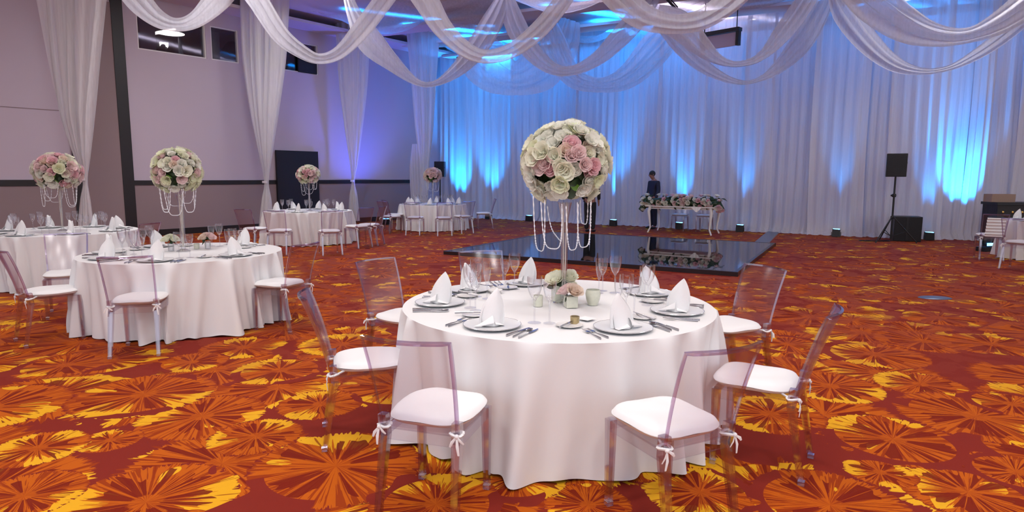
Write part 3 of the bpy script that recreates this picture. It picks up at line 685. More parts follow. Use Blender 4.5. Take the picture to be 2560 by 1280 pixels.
def setting(c, ang_deg, tn, Rd, full=True, k=0, pos=None, gl=('L', 'R')):
    a = R(ang_deg); P = pos or ph(a); u = Vector((cos(a), sin(a), 0)); t = Vector((-sin(a), cos(a), 0))     # u outward, t to the sitter's right... 
    c0 = Vector((c[0], c[1], TT)); rp = Rd - .235; fz = a + pi / 2     # local +Y points to the centre
    at = lambda du, dt: c0 + u * du + t * dt
    wh = P + ' place of the ' + tn; q = 'place settings on the ' + tn
    # seen from the seat, left is -t
    pr_ = inst(PLATE, at(rp, 0), fz, 'silver-rimmed charger plate, ' + wh, 'charger plates')
    inst(NAPS[k % 4], at(rp, 0) + Vector((0, 0, .004)), atan2(-c[1] - c0.y * 0, 1) * 0 + rnd.uniform(-.6, .6), 'standing folded white napkin, ' + wh, 'folded napkins')
    gs = [(GW, .20, .145, 'larger wine glass'), (GS, .235, .235, 'smaller wine glass')]
    if k % 2: gs.append((GF, .31, .17, 'slim flute glass'))
    if not full: gs = gs[:2]
    for g_, du, dt, nm in gs:
        inst(g_, at(rp - du, dt + rnd.uniform(-.01, .01)), 0, nm + ' at the ' + wh, 'stemmed glasses', 'glass')
    if full:
        for i, (pt, dt, nm) in enumerate([(FORK, -.225, 'outer fork left of the plate'), (FORK, -.19, 'inner fork left of the plate'), (KNIFE, .19, 'knife beside the plate'), (SPOON, .222, 'spoon between the knives'), (KNIFE, .255, 'outer knife right of the plate')]):
            inst(pt, at(rp + .04 + rnd.uniform(-.008, .008), dt), fz + rnd.uniform(-.07, .07), nm + ', ' + wh, 'cutlery')
        inst(BREAD, at(rp - .17, -.24), 0, 'small white bread plate at the ' + wh, 'bread plates')
        inst(KNIFE, at(rp - .17, -.25) + Vector((0, 0, .014)), fz - .9, 'butter knife resting on the bread plate, ' + wh, 'cutlery')
    else:
        inst(KNIFE, at(rp + .04, .2), fz, 'knife beside the plate, ' + wh, 'cutlery'); inst(FORK, at(rp + .04, -.2), fz, 'fork beside the plate, ' + wh, 'cutlery')

# ------------------------------------------------------------------ flowers
def petal(m, base, ax, out, w_, l, cup, curl, mi=0, nu=4, nv=4):
    side = ax.cross(out).normalized()
    def fn(u, v):
        a = u * 2 - 1; ww = w_ * (sin(min(1, v * 1.05 + .12) * pi * .62)) ; p = base + ax * (l * v * cos(cup * .6)) + out * (l * sin(cup) * v * .9 + curl * v * v)
        return p + side * (a * ww) - out * (abs(a) ** 2 * ww * .45) + ax * (.10 * w_ * sin(a * 5) * v)
    m.grid(fn, nu, nv, mi=mi)
def rose_mesh(r):
    m = MB(); ax = Vector((0, 0, 1)); 
    m.ball((0, 0, r * .45), r * .5, 8, 6, (.8, .8, 1))
    for ring, (n, rad, l, cup, curl) in enumerate([(3, .16, .95, .15, -.05), (4, .30, .95, .30, .0), (5, .45, .9, .5, .12), (6, .5, .8, .85, .3)]):
        for i in range(n):
            a = 2 * pi * i / n + ring * .7 + rnd.uniform(-.1, .1); o = Vector((cos(a), sin(a), 0)); petal(m, o * (r * rad * .6) + ax * (r * .02), ax, o, r * (.40 + .06 * ring), r * l * 1.15, cup, curl * r, nu=5, nv=5)
    return m
def open_mesh(r, n=6, seed=0):
    m = MB(); ax = Vector((0, 0, 1)); q = random.Random(seed)
    for ring, (nn, l, cup) in enumerate([(n, 1.2, 1.15), (n - 1, 1.0, .75), (3, .7, .35)]):
        for i in range(nn):
            a = 2 * pi * i / nn + ring * .5 + q.uniform(-.15, .15); o = Vector((cos(a), sin(a), 0)); petal(m, o * .06 * r, ax, o, r * .52, r * l, cup + q.uniform(-.15, .15), .05 * r, nu=6, nv=5)
    m.ball((0, 0, r * .25), r * .16, 6, 5)
    return m
def leaf_mesh(l):
    m = MB()
    m.grid(lambda u, v: Vector(((u * 2 - 1) * l * .26 * sin(min(1, v + .03) * pi) ** .8, l * v - 0, l * .16 * sin(v * 2.6) - abs(u * 2 - 1) * l * .05)), 5, 7); return m
def meshof(m, name, mt):
    o = m.build(name, mt, ang=70); me = o.data; bpy.data.objects.remove(o); return me
FM = {}
for cn, mt in (('pink', m_pink), ('rose', m_pink2), ('peach', m_peach), ('white', m_white), ('cream', m_cream)): FM['r' + cn] = meshof(rose_mesh(1), 'rose', mt)
for i, (cn, mt) in enumerate((('cream', m_cream), ('white', m_white), ('green', m_green), ('pink', m_pink))): FM['o' + cn] = meshof(open_mesh(1, 6, i), 'blossom', mt)
FM['leaf'] = meshof(leaf_mesh(1), 'leaf', m_leaf); FM['leafb'] = meshof(leaf_mesh(1), 'leaf', m_leaf2)
def fl_at(key, name, parent, pos, nrm, s, lab=None):
    o = bpy.data.objects.new(name, FM[key]); COL.objects.link(o); o.parent = parent; o.location = pos
    q = Vector(nrm).to_track_quat('Z', 'Y'); o.rotation_euler = (q @ Matrix.Rotation(rnd.uniform(0, 6.28), 3, 'Z').to_quaternion()).to_euler(); o.scale = (s, s, s)
    if lab: o['label'] = lab
    return o
def strand_mesh(pts, rr=.0042):
    P = cr(pts, max(30, int(sum((Vector(pts[i + 1]) - Vector(pts[i])).length for i in range(len(pts) - 1)) / .006)))
    m = MB(); m.tube(P, [rr * (1.25 if i % 3 == 1 else .55) for i in range(len(P))], 5); return m
def bouquet(loc, rad, n, pinkdirs, seed, label, squash=.95, allpink=0.0, strands=(), low_leaf=True, fs=.30):
    global rnd
    old = rnd; rnd = random.Random(seed)
    b = empty('bouquet', loc); tag(b, label, 'flowers', 'tall bouquets on glass vases')
    m = MB(); m.ball((0, 0, 0), rad * .70, 20, 14, (1, 1, squash)); m.build('foliage_ball', m_leaf, b)
    ga = pi * (3 - sqrt(5))
    for i in range(n):
        z = 1 - 2 * (i + .5) / n; rr = sqrt(1 - z * z); th = ga * i + seed
        d = Vector((rr * cos(th), rr * sin(th), z)); d = (d + Vector((rnd.uniform(-.1, .1), rnd.uniform(-.1, .1), rnd.uniform(-.1, .1)))).normalized()
        if z < -.82: continue
        pink = any(d.dot(Vector(pd).normalized()) > w_ for pd, w_ in pinkdirs) or rnd.random() < allpink
        low = z < -.2
        skip = low_leaf and d.y < -.3 and -.8 < d.z < -.1 and abs(d.x) < .6 and rnd.random() < .42
        if skip: key = None
        elif pink: key = rnd.choice(['rpink', 'rpink', 'rrose', 'rpeach', 'opink'])
        else: key = rnd.choice(['ocream', 'ogreen', 'owhite', 'rcream', 'rwhite', 'ocream'])
        q_ = rnd.uniform(.74, .87); p = Vector((d.x * rad * q_, d.y * rad * q_, d.z * rad * q_ * squash))
        if key:
            s = rad * fs * rnd.uniform(.85, 1.15) * (.82 if key[0] == 'r' else 1.0)
            fl_at(key, 'rose' if key[0] == 'r' else 'blossom', b, p, d, s, ('pink rose' if key in ('rpink', 'rrose') else None))
        for _ in range(1 if not skip else 3):
            dd = (d + Vector((rnd.uniform(-.35, .35), rnd.uniform(-.35, .35), rnd.uniform(-.35, .35)))).normalized()
            if rnd.random() < (.25 if not low else .5) or skip:
                o = fl_at('leafb' if rnd.random() < .25 else 'leaf', 'leaf', b, dd * rad * .72, dd, rad * .34)
    for k, pts in enumerate(strands):
        strand_mesh(pts).build('bead_strand', m_bead, b)
    rnd = old
    return b
def loops(rad, n, drop, z0=-.6, seed=1, front=False):
    r = random.Random(seed); out = []
    for i in range(n):
        a0 = 2 * pi * i / n + r.uniform(-.2, .2); a1 = a0 + 2 * pi / n * r.uniform(.9, 1.5); d = drop * r.uniform(.6, 1.15); q = rad * .72
        A_ = Vector((q * cos(a0), q * sin(a0), rad * z0)); B2 = Vector((q * cos(a1), q * sin(a1), rad * z0)); pts = []
        for k in range(9):
            t = k / 8; p = A_.lerp(B2, t); sg = (1 - (2 * t - 1) ** 4); p = Vector((p.x, p.y, p.z - d * sg)); pts.append(p)
        out.append(pts)
    return out
def tall_vase(loc, h, lb, rb=.02, rt=.045, stems=True, foot=.07):
    v = empty('tall_vase', loc); tag(v, lb, 'vase', 'tall glass vases')
    m = MB(); m.lathe([(foot, 0), (foot, .006), (.02, .03), (rb, .08), (rb * 1.05, h * .5), (rb * 1.2, h * .85), (rt, h)], 20); m.build('glass_body', m_vase, v)
    if stems:
        m = MB()
        for k in range(4):
            a = k * 1.6; m.tube([(.008 * cos(a), .008 * sin(a), .05), (.010 * cos(a + .6), .010 * sin(a + .6), h * .5), (.02 * cos(a + 1), .02 * sin(a + 1), h)], .003, 5)
        m.build('stem_bundle', mat('pale_stems', srgb(228, 222, 212), .5), v)
    return v

# ------------------------------------------------------------------ nearest table
c1 = (.297, 4.076); T1 = 'nearest table'
round_table(c1, 1.0, T1, 3, 19, 480)
for k, (a, P) in enumerate([(-178, 'left'), (143, 'back left'), (104, 'back'), (27, 'back right'), (-20, 'right'), (-66, 'front right'), (-122, 'front left')]):
    setting(c1, a, T1, 1.0, True, k, P)
G = 'acrylic chairs around the nearest table'
chair(1095, 1022, c1, 'front left of the nearest table, back to the camera', G, 12)
chair(1668, 1048, c1, 'front right of the nearest table, back to the camera', G, 8)
chair(0, 0, c1, 'at the left side of the nearest table, seen side-on', G, 0, at=(-.88, 3.74, 0))
chair(0, 0, c1, 'at the right side of the nearest table, seen side-on', G, 0, at=(1.38, 3.40, 0))
chair(1012, 790, c1, 'back left of the nearest table, facing the dining side', G)
chair(1822, 812, c1, 'back right of the nearest table, facing the dining side', G)
chair(0, 0, c1, 'directly behind the nearest table by the dance floor', G, at=(-.18, 5.45, 0))
# its flowers
VB = Vector((.34, 4.08, TT))
tall_vase(VB, .66, 'slim clear glass vase holding the biggest bouquet')
pk = [((.05, -1, .16), .975), ((.30, -1, .42), .965), ((-.12, -1, .40), .982), ((-.62, -1, -.08), .978), ((.52, -1, -.12), .97), ((.36, -1, -.28), .98), ((.1, -.6, -.9), .97)]
def hang(x0, y0, x1, y1, xb, yb, dep=3.95):
    o = Vector((VB.x, VB.y, 1.66)); a = ap(x0, y0, dep) - o; b_ = ap(x1, y1, dep) - o; l_ = ap(xb, yb, dep) - o
    out = []
    for k in range(13):
        t = k / 6 - 1; p = a.lerp(b_, k / 12); q = l_ - (a + b_) / 2; out.append(p + q * (1 - abs(t) ** 3.2) + (a - b_) * .10 * sin(t * pi) * -1)
    return out
st = [hang(1333, 490, 1362, 500, 1350, 627), hang(1352, 505, 1405, 510, 1382, 622, 3.9), hang(1368, 515, 1404, 560, 1392, 592, 4.1), hang(1415, 515, 1445, 510, 1432, 625, 3.85),
      hang(1443, 505, 1478, 500, 1460, 618, 4.0), hang(1450, 500, 1470, 505, 1460, 560, 4.2)]
a = ap(1404, 510, 3.97) - Vector((VB.x, VB.y, 1.66)); st.append([a, a + Vector((.004, 0, -.1)), a + Vector((0, 0, -.22))])
a = ap(1476, 505, 3.97) - Vector((VB.x, VB.y, 1.66)); st.append([a, a + Vector((.004, 0, -.13)), a + Vector((-.004, 0, -.27))])
bouquet((VB.x, VB.y, 1.66), .282, 165, pk, 4, 'biggest round bouquet of cream and pink flowers above the nearest table', .95, 0, st, fs=.185)
# low arrangement round the foot of the vase
def cube_vase(p, s, h, lb, mt=None):
    m = MB(); q = s / 2; m.hexa([(-q, -q, 0), (q, -q, 0), (q, q, 0), (-q, q, 0)], [(-q, -q, h), (q, -q, h), (q, q, h), (-q, q, h)])
    o = m.build('cube_vase', mt or m_jar, loc=p, rz=.2, smooth=False); b_ = o.modifiers.new('b', 'BEVEL'); b_.width = .006; b_.segments = 2; return tag(o, lb, 'vase', 'small vases on the tables')
def posy(p, keys, s, lb, leaves=3, seed=0):
    r = random.Random(seed); b = empty('posy', p); tag(b, lb, 'flowers', 'small posies on the tables')
    for i, kk in enumerate(keys):
        a = 2 * pi * i / max(1, len(keys)) + seed; d = Vector((cos(a) * .6, sin(a) * .6, .8)) if len(keys) > 1 else Vector((0, -.3, 1))
        fl_at(kk, 'rose' if kk[0] == 'r' else 'blossom', b, (d.x * s * .8, d.y * s * .8, s * .25), d, s)
    for i in range(leaves):
        a = i * 2.1 + seed; fl_at('leaf', 'leaf', b, (cos(a) * s * .5, sin(a) * s * .5, 0), (cos(a), sin(a), .3), s * 1.2)
    return b
p = fl(1427, 768, TT); cube_vase(p, .075, .075, 'white square vase with pink and peach roses')
posy((p.x, p.y, TT + .075), ['rpeach', 'rpink', 'rpeach'], .05, 'pink and peach roses in the white square vase', 5, 1)
p = fl(1398, 756, TT + .0); cube_vase((p.x, p.y + .04, TT), .085, .11, 'tall pale green vase beside the glass vase foot')
posy((p.x, p.y + .04, TT + .11), ['rcream', 'ocream', 'rcream'], .062, 'cream roses in the pale green vase at the bouquet foot', 6, 2)
fl_at('ocream', 'blossom', posy((p.x + .07, p.y + .02, TT + .125), ['rcream'], .05, 'single cream rose leaning against the tall vase', 2, 3), (.0, 0, .04), (0, -1, .4), .045)
p = fl(1482, 762, TT); m = MB(); m.lathe([(0, 0), (.032, 0), (.045, .04), (.05, .075), (.044, .10), (.041, .10), (.046, .075), (.04, .04), (0, .01)], 20)
tag(m.build('jar', m_jar, loc=p), 'pale green rounded jar, right of the roses on the nearest table', 'jar', 'small vases on the tables')
p = fl(1345, 765, TT); m = MB(); m.lathe([(0, 0), (.03, 0), (.032, .07), (.028, .07), (.027, .01), (0, .01)], 16)
tag(m.build('jar', m_jar, loc=p), 'small frosted jar, left of the roses on the nearest table', 'jar', 'small vases on the tables')
p = fl(1437, 810, TT); m = MB(); m.lathe([(0, 0), (.024, 0), (.027, .045), (.023, .045), (.022, .008), (0, .008)], 16)
tag(m.build('votive_holder', m_votive, loc=p), 'gold mercury-glass votive between the two front places', 'candle holder')
p = fl(1238, 732, TT); m = MB(); m.lathe([(0, 0), (.03, 0), (.055, .022), (.052, .024), (.03, .008), (0, .006)], 22)
tag(m.build('dish', m_porc, loc=p), 'small white dish between the back left glasses', 'dish')
p = fl(1466, 800, TT); m = MB(); m.lathe([(0, 0), (.035, .004), (.06, .01)], 4); o = m.build('menu_card', m_linen, loc=(p.x, p.y, TT)); tag(o, 'folded white card with a leaf, by the votive', 'card')

# ------------------------------------------------------------------ left foreground table
c2 = (-3.55, 6.80); T2 = 'left foreground table'
round_table(c2, .99, T2, 8, 23, 400)
for k, (a, P) in enumerate([(-128, 'front left'), (-172, 'left'), (-82, 'front'), (-24, 'right'), (62, 'back right'), (138, 'back left')]):
    setting(c2, a, T2, .99, True, k, P)
G = 'acrylic chairs around the left foreground table'
chair(125, 728, c2, 'front left of the left foreground table, tilted away', G, 6)
chair(352, 746, c2, 'front of the left foreground table, back to the camera', G, 6)
chair(668, 706, c2, 'right of the left foreground table, seen side-on', G, -6)
chair(165, 684, c2, 'left of the left foreground table, half behind the cloth', G, -50)
vp_ = Vector((-3.58, 6.84, TT)); tall_vase(vp_, .62, 'clear glass vase with green stems, left foreground table', .025, .05)
bouquet((-3.60, 6.84, 1.62), .245, 120, [((-.50, -1, -.05), .93), ((.35, -1, .5), .975), ((.8, -1, -.35), .96), ((-.1, -1, .0), .97)], 9, 'round cream and pink bouquet above the left foreground table', 1.0, .05, loops(.245, 7, .26, -.75, 3), fs=.21)
for (px_, py_, kk, nm, lb) in [(428, 628, ['rcream', 'rcream', 'ocream'], 'cream', 'left of the tall vase'), (520, 622, ['rpeach', 'rpink', 'rpeach'], 'peach', 'right of the tall vase')]:
    p = fl(px_, py_, TT); m = MB(); m.lathe([(.03, 0), (.032, .09), (.030, .09), (.028, .004), (0, .004)], 16); tag(m.build('glass_tumbler', m_vase, loc=p), 'clear tumbler vase %s on the left foreground table' % lb, 'vase', 'small vases on the tables')
    posy((p.x, p.y, TT + .10), kk, .055, 'posy of %s roses in a tumbler, left foreground table' % nm, 6, 4)
p = fl(492, 622, TT); m = MB(); m.lathe([(0, 0), (.028, 0), (.032, .06), (.029, .06), (.026, .008), (0, .008)], 16); tag(m.build('candle_glass', m_jar, loc=p), 'small cream candle glass on the left foreground table', 'candle holder')

# ------------------------------------------------------------------ farther tables
def far_table(c, Rd, tn, seed, angs, chairs, bq, G):
    round_table(c, Rd, tn, seed, 30, 300)
    for k, (a, P) in enumerate(angs): setting(c, a, tn, Rd, False, k, P)
    for it in chairs: chair(it[0], it[1], c, it[2], G, it[3] if len(it) > 3 else 0)
    if bq:
        x, y, z, rad, sd, lb, pkf, nl = bq
        tall_vase((x, y, TT), z - rad * .7 - TT, 'slim clear glass vase on the ' + tn, .02, .04)
        bouquet((x, y, z), rad, 100, [((.2, -1, .2), .9)], sd, lb, .82, pkf, loops(rad, nl, .30, -.6, sd), fs=.22)
A8 = [(-90, 'front'), (-45, 'front right'), (0, 'right'), (45, 'back right'), (90, 'back'), (135, 'back left'), (180, 'left'), (-135, 'front left')]
c5 = fl(150, 577, TT); c5 = (c5.x, c5.y)
far_table(c5, 1.0, 'far left table', 15, A8, [(20, 636, 'front of the far left table, cut by the left edge'), (262, 628, 'at the right of the far left table')],
          (c5[0] + .04, c5[1], 1.62, .31, 21, 'flat round pink and cream bouquet on the far left table', .55, 7), 'acrylic chairs around the far left table')
c3 = (-4.83, 15.0)
far_table(c3, 1.0, 'table before the black panel', 25, A8, [(636, 572, 'left of the table before the black panel', 0), (700, 577, 'front left of the table before the black panel'), (824, 578, 'front right of the table before the black panel'), (893, 566, 'right of the table before the black panel, nearer'), (925, 562, 'rightmost at the table before the black panel', 10)],
          (-4.80, 15.0, 1.60, .26, 22, 'round bouquet in front of the black display panel', .35, 6), 'acrylic chairs around the table before the black panel')
c4 = (-2.36, 18.87)
far_table(c4, .99, 'far corner table', 35, A8, [(978, 541, 'leftmost at the far corner table'), (1003, 536, 'second from the left at the far corner table'), (1038, 544, 'front left of the far corner table'), (1108, 545, 'front right of the far corner table'), (1156, 541, 'right of the far corner table'), (1210, 533, 'rightmost at the far corner table')],
          (-2.36, 18.87, 1.60, .27, 23, 'small dusky pink bouquet on the far corner table', .9, 6), 'acrylic chairs around the far corner table')
c7 = fl(2668, 553, TT); c7 = (c7.x, c7.y)
far_table(c7, 1.0, 'table at the right edge', 45, [(180, 'left'), (-135, 'front left'), (135, 'back left')], [(2552, 606, 'front left of the table at the right edge')], None, 'acrylic chairs around the table at the right edge')
p = fl(2474, 588, .47); ch = inst(CHAIR, (p.x, p.y, 0), -.42, 'acrylic chair with a ruffled grey sash on its back, by the bar', 'acrylic chairs around the table at the right edge')
m = MB(); m.grid(lambda u, v: Vector(((u * 2 - 1) * .15, -.30 - .09 * v - .03 * (1 - (u * 2 - 1) ** 2) + .015 * sin(v * 38), .47 + .36 * v)), 16, 50); o = m.build('ruffled_sash', m_linen, ch); o['label'] = 'ruffled grey sash'

# ------------------------------------------------------------------ sweetheart table with its flowers
LA, LBt = fl(1622, 581), fl(1775, 589); d = (LBt - LA); Lt = d.length; rz = atan2(d.y, d.x); W = .8
st_ = empty('console_table', LA, rz); tag(st_, 'white rectangular table with curved legs before the curtain', 'table')
m = MB(); m.box((Lt / 2, W / 2, .755), (Lt + .22, W + .1, .03)); m.build('tabletop', m_whitepaint, st_, smooth=False)
m = MB(); m.box((Lt / 2, W / 2, .71), (Lt, W - .04, .06)); m.build('apron', m_whitepaint, st_, smooth=False)
for x, s in ((.02, -1), (Lt - .02, 1)):
    for y, t in ((.02, -1), (W - .02, 1)):
        m = MB(); m.tube([(x, y, .74), (x + s * .035, y + t * .035, .62), (x + s * .01, y + t * .01, .35), (x - s * .01, y, .15), (x + s * .045, y + t * .03, .02), (x + s * .05, y + t * .03, 0)], [.05, .045, .03, .022, .024, .02], 8); m.build('leg', m_whitepaint, st_)
m = MB(); m.grid(lambda u, v: Vector((Lt * .78 + (u - .5) * .28, -.06 - .01 * sin(u * 20), .772 - v * .16 * (1 - abs(u - .5) * 1.6))), 8, 5); o = m.build('table_runner', m_linen, loc=LA, rz=rz); tag(o, 'pale cloth corner hanging over the front of the flower table', 'cloth')
gar = empty('flower_garland', LA, rz); tag(gar, 'long low garland of pink and white flowers along the white table', 'flowers')
rnd = random.Random(77)
m = MB(); m.tube([(-.30, .1, .62), (-.15, .12, .84), (Lt * .3, .16, .89), (Lt * .7, .16, .89), (Lt + .15, .12, .86), (Lt + .28, .1, .66)], [.08, .12, .12, .12, .12, .08], 8); m.build('foliage', m_leaf, gar)
for i in range(92):
    u = rnd.random(); x = -.28 + (Lt + .54) * u; a = rnd.uniform(-.9, 1.9); zc = .89 if .06 < u < .94 else .80; rr = .16
    dv = Vector((rnd.uniform(-.3, .3), -cos(a), sin(a))).normalized(); k = rnd.choice(['rpink', 'rpeach', 'owhite', 'rwhite', 'rrose', 'owhite'])
    fl_at(k, 'rose' if k[0] == 'r' else 'blossom', gar, Vector((x, .14, zc)) + dv * rr, dv, rnd.uniform(.045, .066))
for i in range(98):
    u = rnd.random(); x = -.32 + (Lt + .62) * u; a = rnd.uniform(-1.1, 2.1); dv = Vector((rnd.uniform(-.6, .6), -cos(a), sin(a))).normalized(); fl_at('leaf', 'leaf', gar, Vector((x, .14, .87)) + dv * .13, dv + Vector((rnd.uniform(-.5, .5), 0, .2)), .17)
rnd = random.Random(5)
for (px_, lb) in ((1670, 'left'), (1735, 'right')):
    p = LA + d.normalized() * (Lt * (.3 if lb == 'left' else .72)) + Vector((-d.y, d.x, 0)).normalized() * 1.15
    inst(CHAIR, (p.x, p.y, 0), rz + pi, 'clear acrylic chair behind the flower table, ' + lb + ' one', 'acrylic chairs behind the flower table')

# ------------------------------------------------------------------ people
def skin(name, joints, edges, mt, parent, sub=2):
    me = bpy.data.meshes.new(name); me.from_pydata([j[:3] for j in joints], edges, []); o = bpy.data.objects.new(name, me); COL.objects.link(o); o.parent = parent
    s = o.modifiers.new('skin', 'SKIN'); s.use_smooth_shade = True
    for i, j in enumerate(joints):
        v = me.skin_vertices[0].data[i]; v.radius = (j[3], j[4] if len(j) > 4 else j[3]); v.use_root = (i == 0)
    b = o.modifiers.new('sub', 'SUBSURF'); b.levels = sub; b.render_levels = sub; me.materials.append(mt); return o
def person(loc, rz, lb, suit, h=1.72, look=.0):
    k = h / 1.72; P = empty('person', loc, rz); tag(P, lb, 'person'); fx = look
    # faces local -Y
    J = [(0, 0, .95, .13, .10), (0, .0, 1.18, .13, .10), (0, .0, 1.40, .13, .08), (0, -.01, 1.49, .05, .05), (0, -.05 - fx, 1.56, .06, .07), (0, -.05 - fx, 1.62, .075, .09), (0, -.04 - fx, 1.69, .06, .07)]
    E = [(0, 1), (1, 2), (2, 3), (3, 4), (4, 5), (5, 6)]
    def add(par, pts):
        for p in pts: J.append(p); E.append((par, len(J) - 1)); par = len(J) - 1
        return par
    for s in (-1, 1):
        hnd = add(2, [(s * .17, 0, 1.40, .055), (s * .23, .0, 1.14, .042), (s * .22, -.10, .90, .03), (s * .215, -.12, .84, .035, .018)])
        for q in range(4): add(hnd, [(s * .215 + .0, -.145 + q * .016, .79, .009), (s * .21, -.145 + q * .016, .75 + .004 * abs(q - 1), .008)])
        add(hnd, [(s * .195, -.15, .82, .010), (s * .185, -.16, .79, .009)])
        add(0, [(s * .09, 0, .88, .085), (s * .10, -.01, .50, .055), (s * .10, .01, .09, .038), (s * .10, -.10, .04, .035, .03)])
    J = [(a[0] * k, a[1] * k, a[2] * k) + tuple(q * k for q in a[3:]) for a in J]
    body = skin('body', J, E, m_skin, P)
    # face details
    hz = 1.62 * k; hy = (-.05 - fx) * k
    m = MB(); m.ball((0, hy - .098 * k, hz - .015), .014, 8, 6, (.8, 1.3, 1.4)); m.build('nose', m_skin, P)
    for s in (-1, 1):
        m = MB(); m.ball((s * .028, hy - .076 * k, hz + .015), .008, 8, 6); m.build('eye', m_black, P); m = MB(); m.ball((s * .078 * k, hy + .0, hz), .022, 8, 6, (.4, .8, 1.2)); m.build('ear', m_skin, P)
    m = MB(); m.ball((0, hy - .083 * k, hz - .055), .02, 8, 6, (1.2, .5, .3)); m.build('mouth', mat('lips', srgb(130, 80, 75), .5), P)
    m = MB(); m.ball((0, hy + .018 * k, hz + .035 * k), .098 * k, 16, 12, (.88, 1.0, .95)); m.build('hair', m_hair, P)
    S_ = lambda L_: [(a[0] * k, a[1] * k, a[2] * k) + tuple(q * k for q in a[3:]) for a in L_]
    JJ = S_([(0, 0, .88, .19, .13), (0, 0, 1.12, .165, .125), (0, 0, 1.34, .19, .125), (0, 0, 1.44, .10, .08)]); EE = [(0, 1), (1, 2), (2, 3)]
    for s in (-1, 1):
        JJ += S_([(s * .20, 0, 1.39, .075), (s * .255, 0, 1.14, .06), (s * .235, -.09, .93, .048)]); n = len(JJ); EE += [(2, n - 3), (n - 3, n - 2), (n - 2, n - 1)]
    skin('jacket', JJ, EE, suit, P)
    JJ = S_([(0, 0, .93, .15, .11)]); EE = []
    for s in (-1, 1):
        JJ += S_([(s * .095, 0, .82, .105), (s * .10, -.01, .48, .078), (s * .10, .01, .07, .066)]); n = len(JJ); EE += [(0, n - 3), (n - 3, n - 2), (n - 2, n - 1)]
    skin('trousers', JJ, EE, suit, P)
    m = MB(); m.lathe([(.065 * k, 1.43 * k), (.055 * k, 1.475 * k), (.058 * k, 1.50 * k)], 14, (0, -.012, 0)); m.build('shirt_collar', m_linen, P)
    for s in (-1, 1):
        m = MB(); m.ball((s * .10 * k, -.06 * k, .04), .05, 12, 8, (.9, 2.5, .8)); m.build('shoe', m_black, P)
    return P
p = fl(1634, 573); person((p.x, p.y + .15, 0), R(-68), 'man in navy suit looking down, standing behind the flower table', m_navy, 1.74, .035)
p = fl(1474, 580); person((p.x, p.y, 0), R(150), 'person in black standing behind the tall bouquet at the dance floor', m_blksuit, 1.70)

# ------------------------------------------------------------------ speakers
def cabinet(name, w_, d_, h, z0, parent_loc, rz, lb, cat='speaker', vent=False):
    o = empty(name, parent_loc, rz); tag(o, lb, cat, 'black loudspeakers')
    m = MB(); m.box((0, 0, z0 + h / 2), (w_, d_, h)); b = m.build('cabinet', m_black, o, smooth=False); q = b.modifiers.new('b', 'BEVEL'); q.width = .012; q.segments = 2
    m = MB(); m.box((0, -d_ / 2 - .006, z0 + h / 2), (w_ * .94, .012, h * .95)); m.build('grille', m_grille, o, smooth=False)
    m = MB(); m.box((w_ / 2 + .004, 0, z0 + h * .6), (.008, .14, .04)); m.build('handle', m_black, o, smooth=False)
    if vent: m = MB(); m.box((-.02, -d_ / 2 - .016, z0 + h / 2), (.05, .012, h * .92)); m.build('center_bar', m_black, o, smooth=False)
    return o
p = fl(2226, 606); hz_ = ap(2229, 442, p.y).z; ht = ap(2229, 384, p.y).z - hz_
cabinet('loudspeaker', .43, .36, ht, hz_, (p.x, p.y, 0), R(-29), 'black loudspeaker on top of the tripod stand')
sd = empty('speaker_stand', (p.x, p.y, 0), 0); tag(sd, 'black tripod stand carrying the loudspeaker by the curtain', 'stand')
m = MB(); m.tube([(0, 0, .08), (0, 0, hz_)], .022, 10); m.build('pole', m_black, sd); m = MB(); m.lathe([(.04, -.04), (.05, 0), (.04, .04)], 12, (0, 0, 1.15)); m.ball((-.06, 0, 1.15), .025); m.build('collar', m_black, sd)
m = MB(); m.lathe([(.035, -.03), (.045, 0), (.035, .03)], 12, (0, 0, .62)); m.build('hub', m_black, sd)
for a in (205, 325, 85):
    a = R(a); m = MB(); m.tube([(.03 * cos(a), .03 * sin(a), .62), (.55 * cos(a), .55 * sin(a), .02)], .014, 8); m.tube([(.02 * cos(a), .02 * sin(a), .16), (.32 * cos(a), .32 * sin(a), .28)], .009, 6); m.build('leg', m_black, sd)
p = fl(2276, 604); cabinet('subwoofer', .60, .5, .62, .0, (p.x, p.y + .22, 0), R(-22), 'large black floor speaker beside the tripod stand', vent=True)
m = MB(); p = fl(2190, 603); m.tube([(p.x + .5 * cos(t) * (1 - t / 20), p.y + .12 * sin(t), .012) for t in [k * .35 for k in range(30)]], .009, 5); tag(m.build('cable', m_black), 'black cable coiled at the foot of the tripod stand', 'cable')
p = fl(1102, 549); zz = ap(1102, 442, p.y); ht = ap(1102, 404, p.y).z - zz.z
cabinet('loudspeaker', .36, .32, ht, zz.z, (p.x, p.y - .1, 0), R(-5), 'black loudspeaker behind the far corner bouquet')
sd = empty('speaker_stand', (p.x, p.y - .1, 0)); tag(sd, 'thin black stand behind the far corner table', 'stand'); m = MB(); m.tube([(0, 0, .0), (0, 0, zz.z)], .02, 8); m.build('pole', m_black, sd)
for a in (210, 330, 90):
    a = R(a); m = MB(); m.tube([(0, 0, .5), (.4 * cos(a), .4 * sin(a), .02)], .014, 6); m.build('leg', m_black, sd)
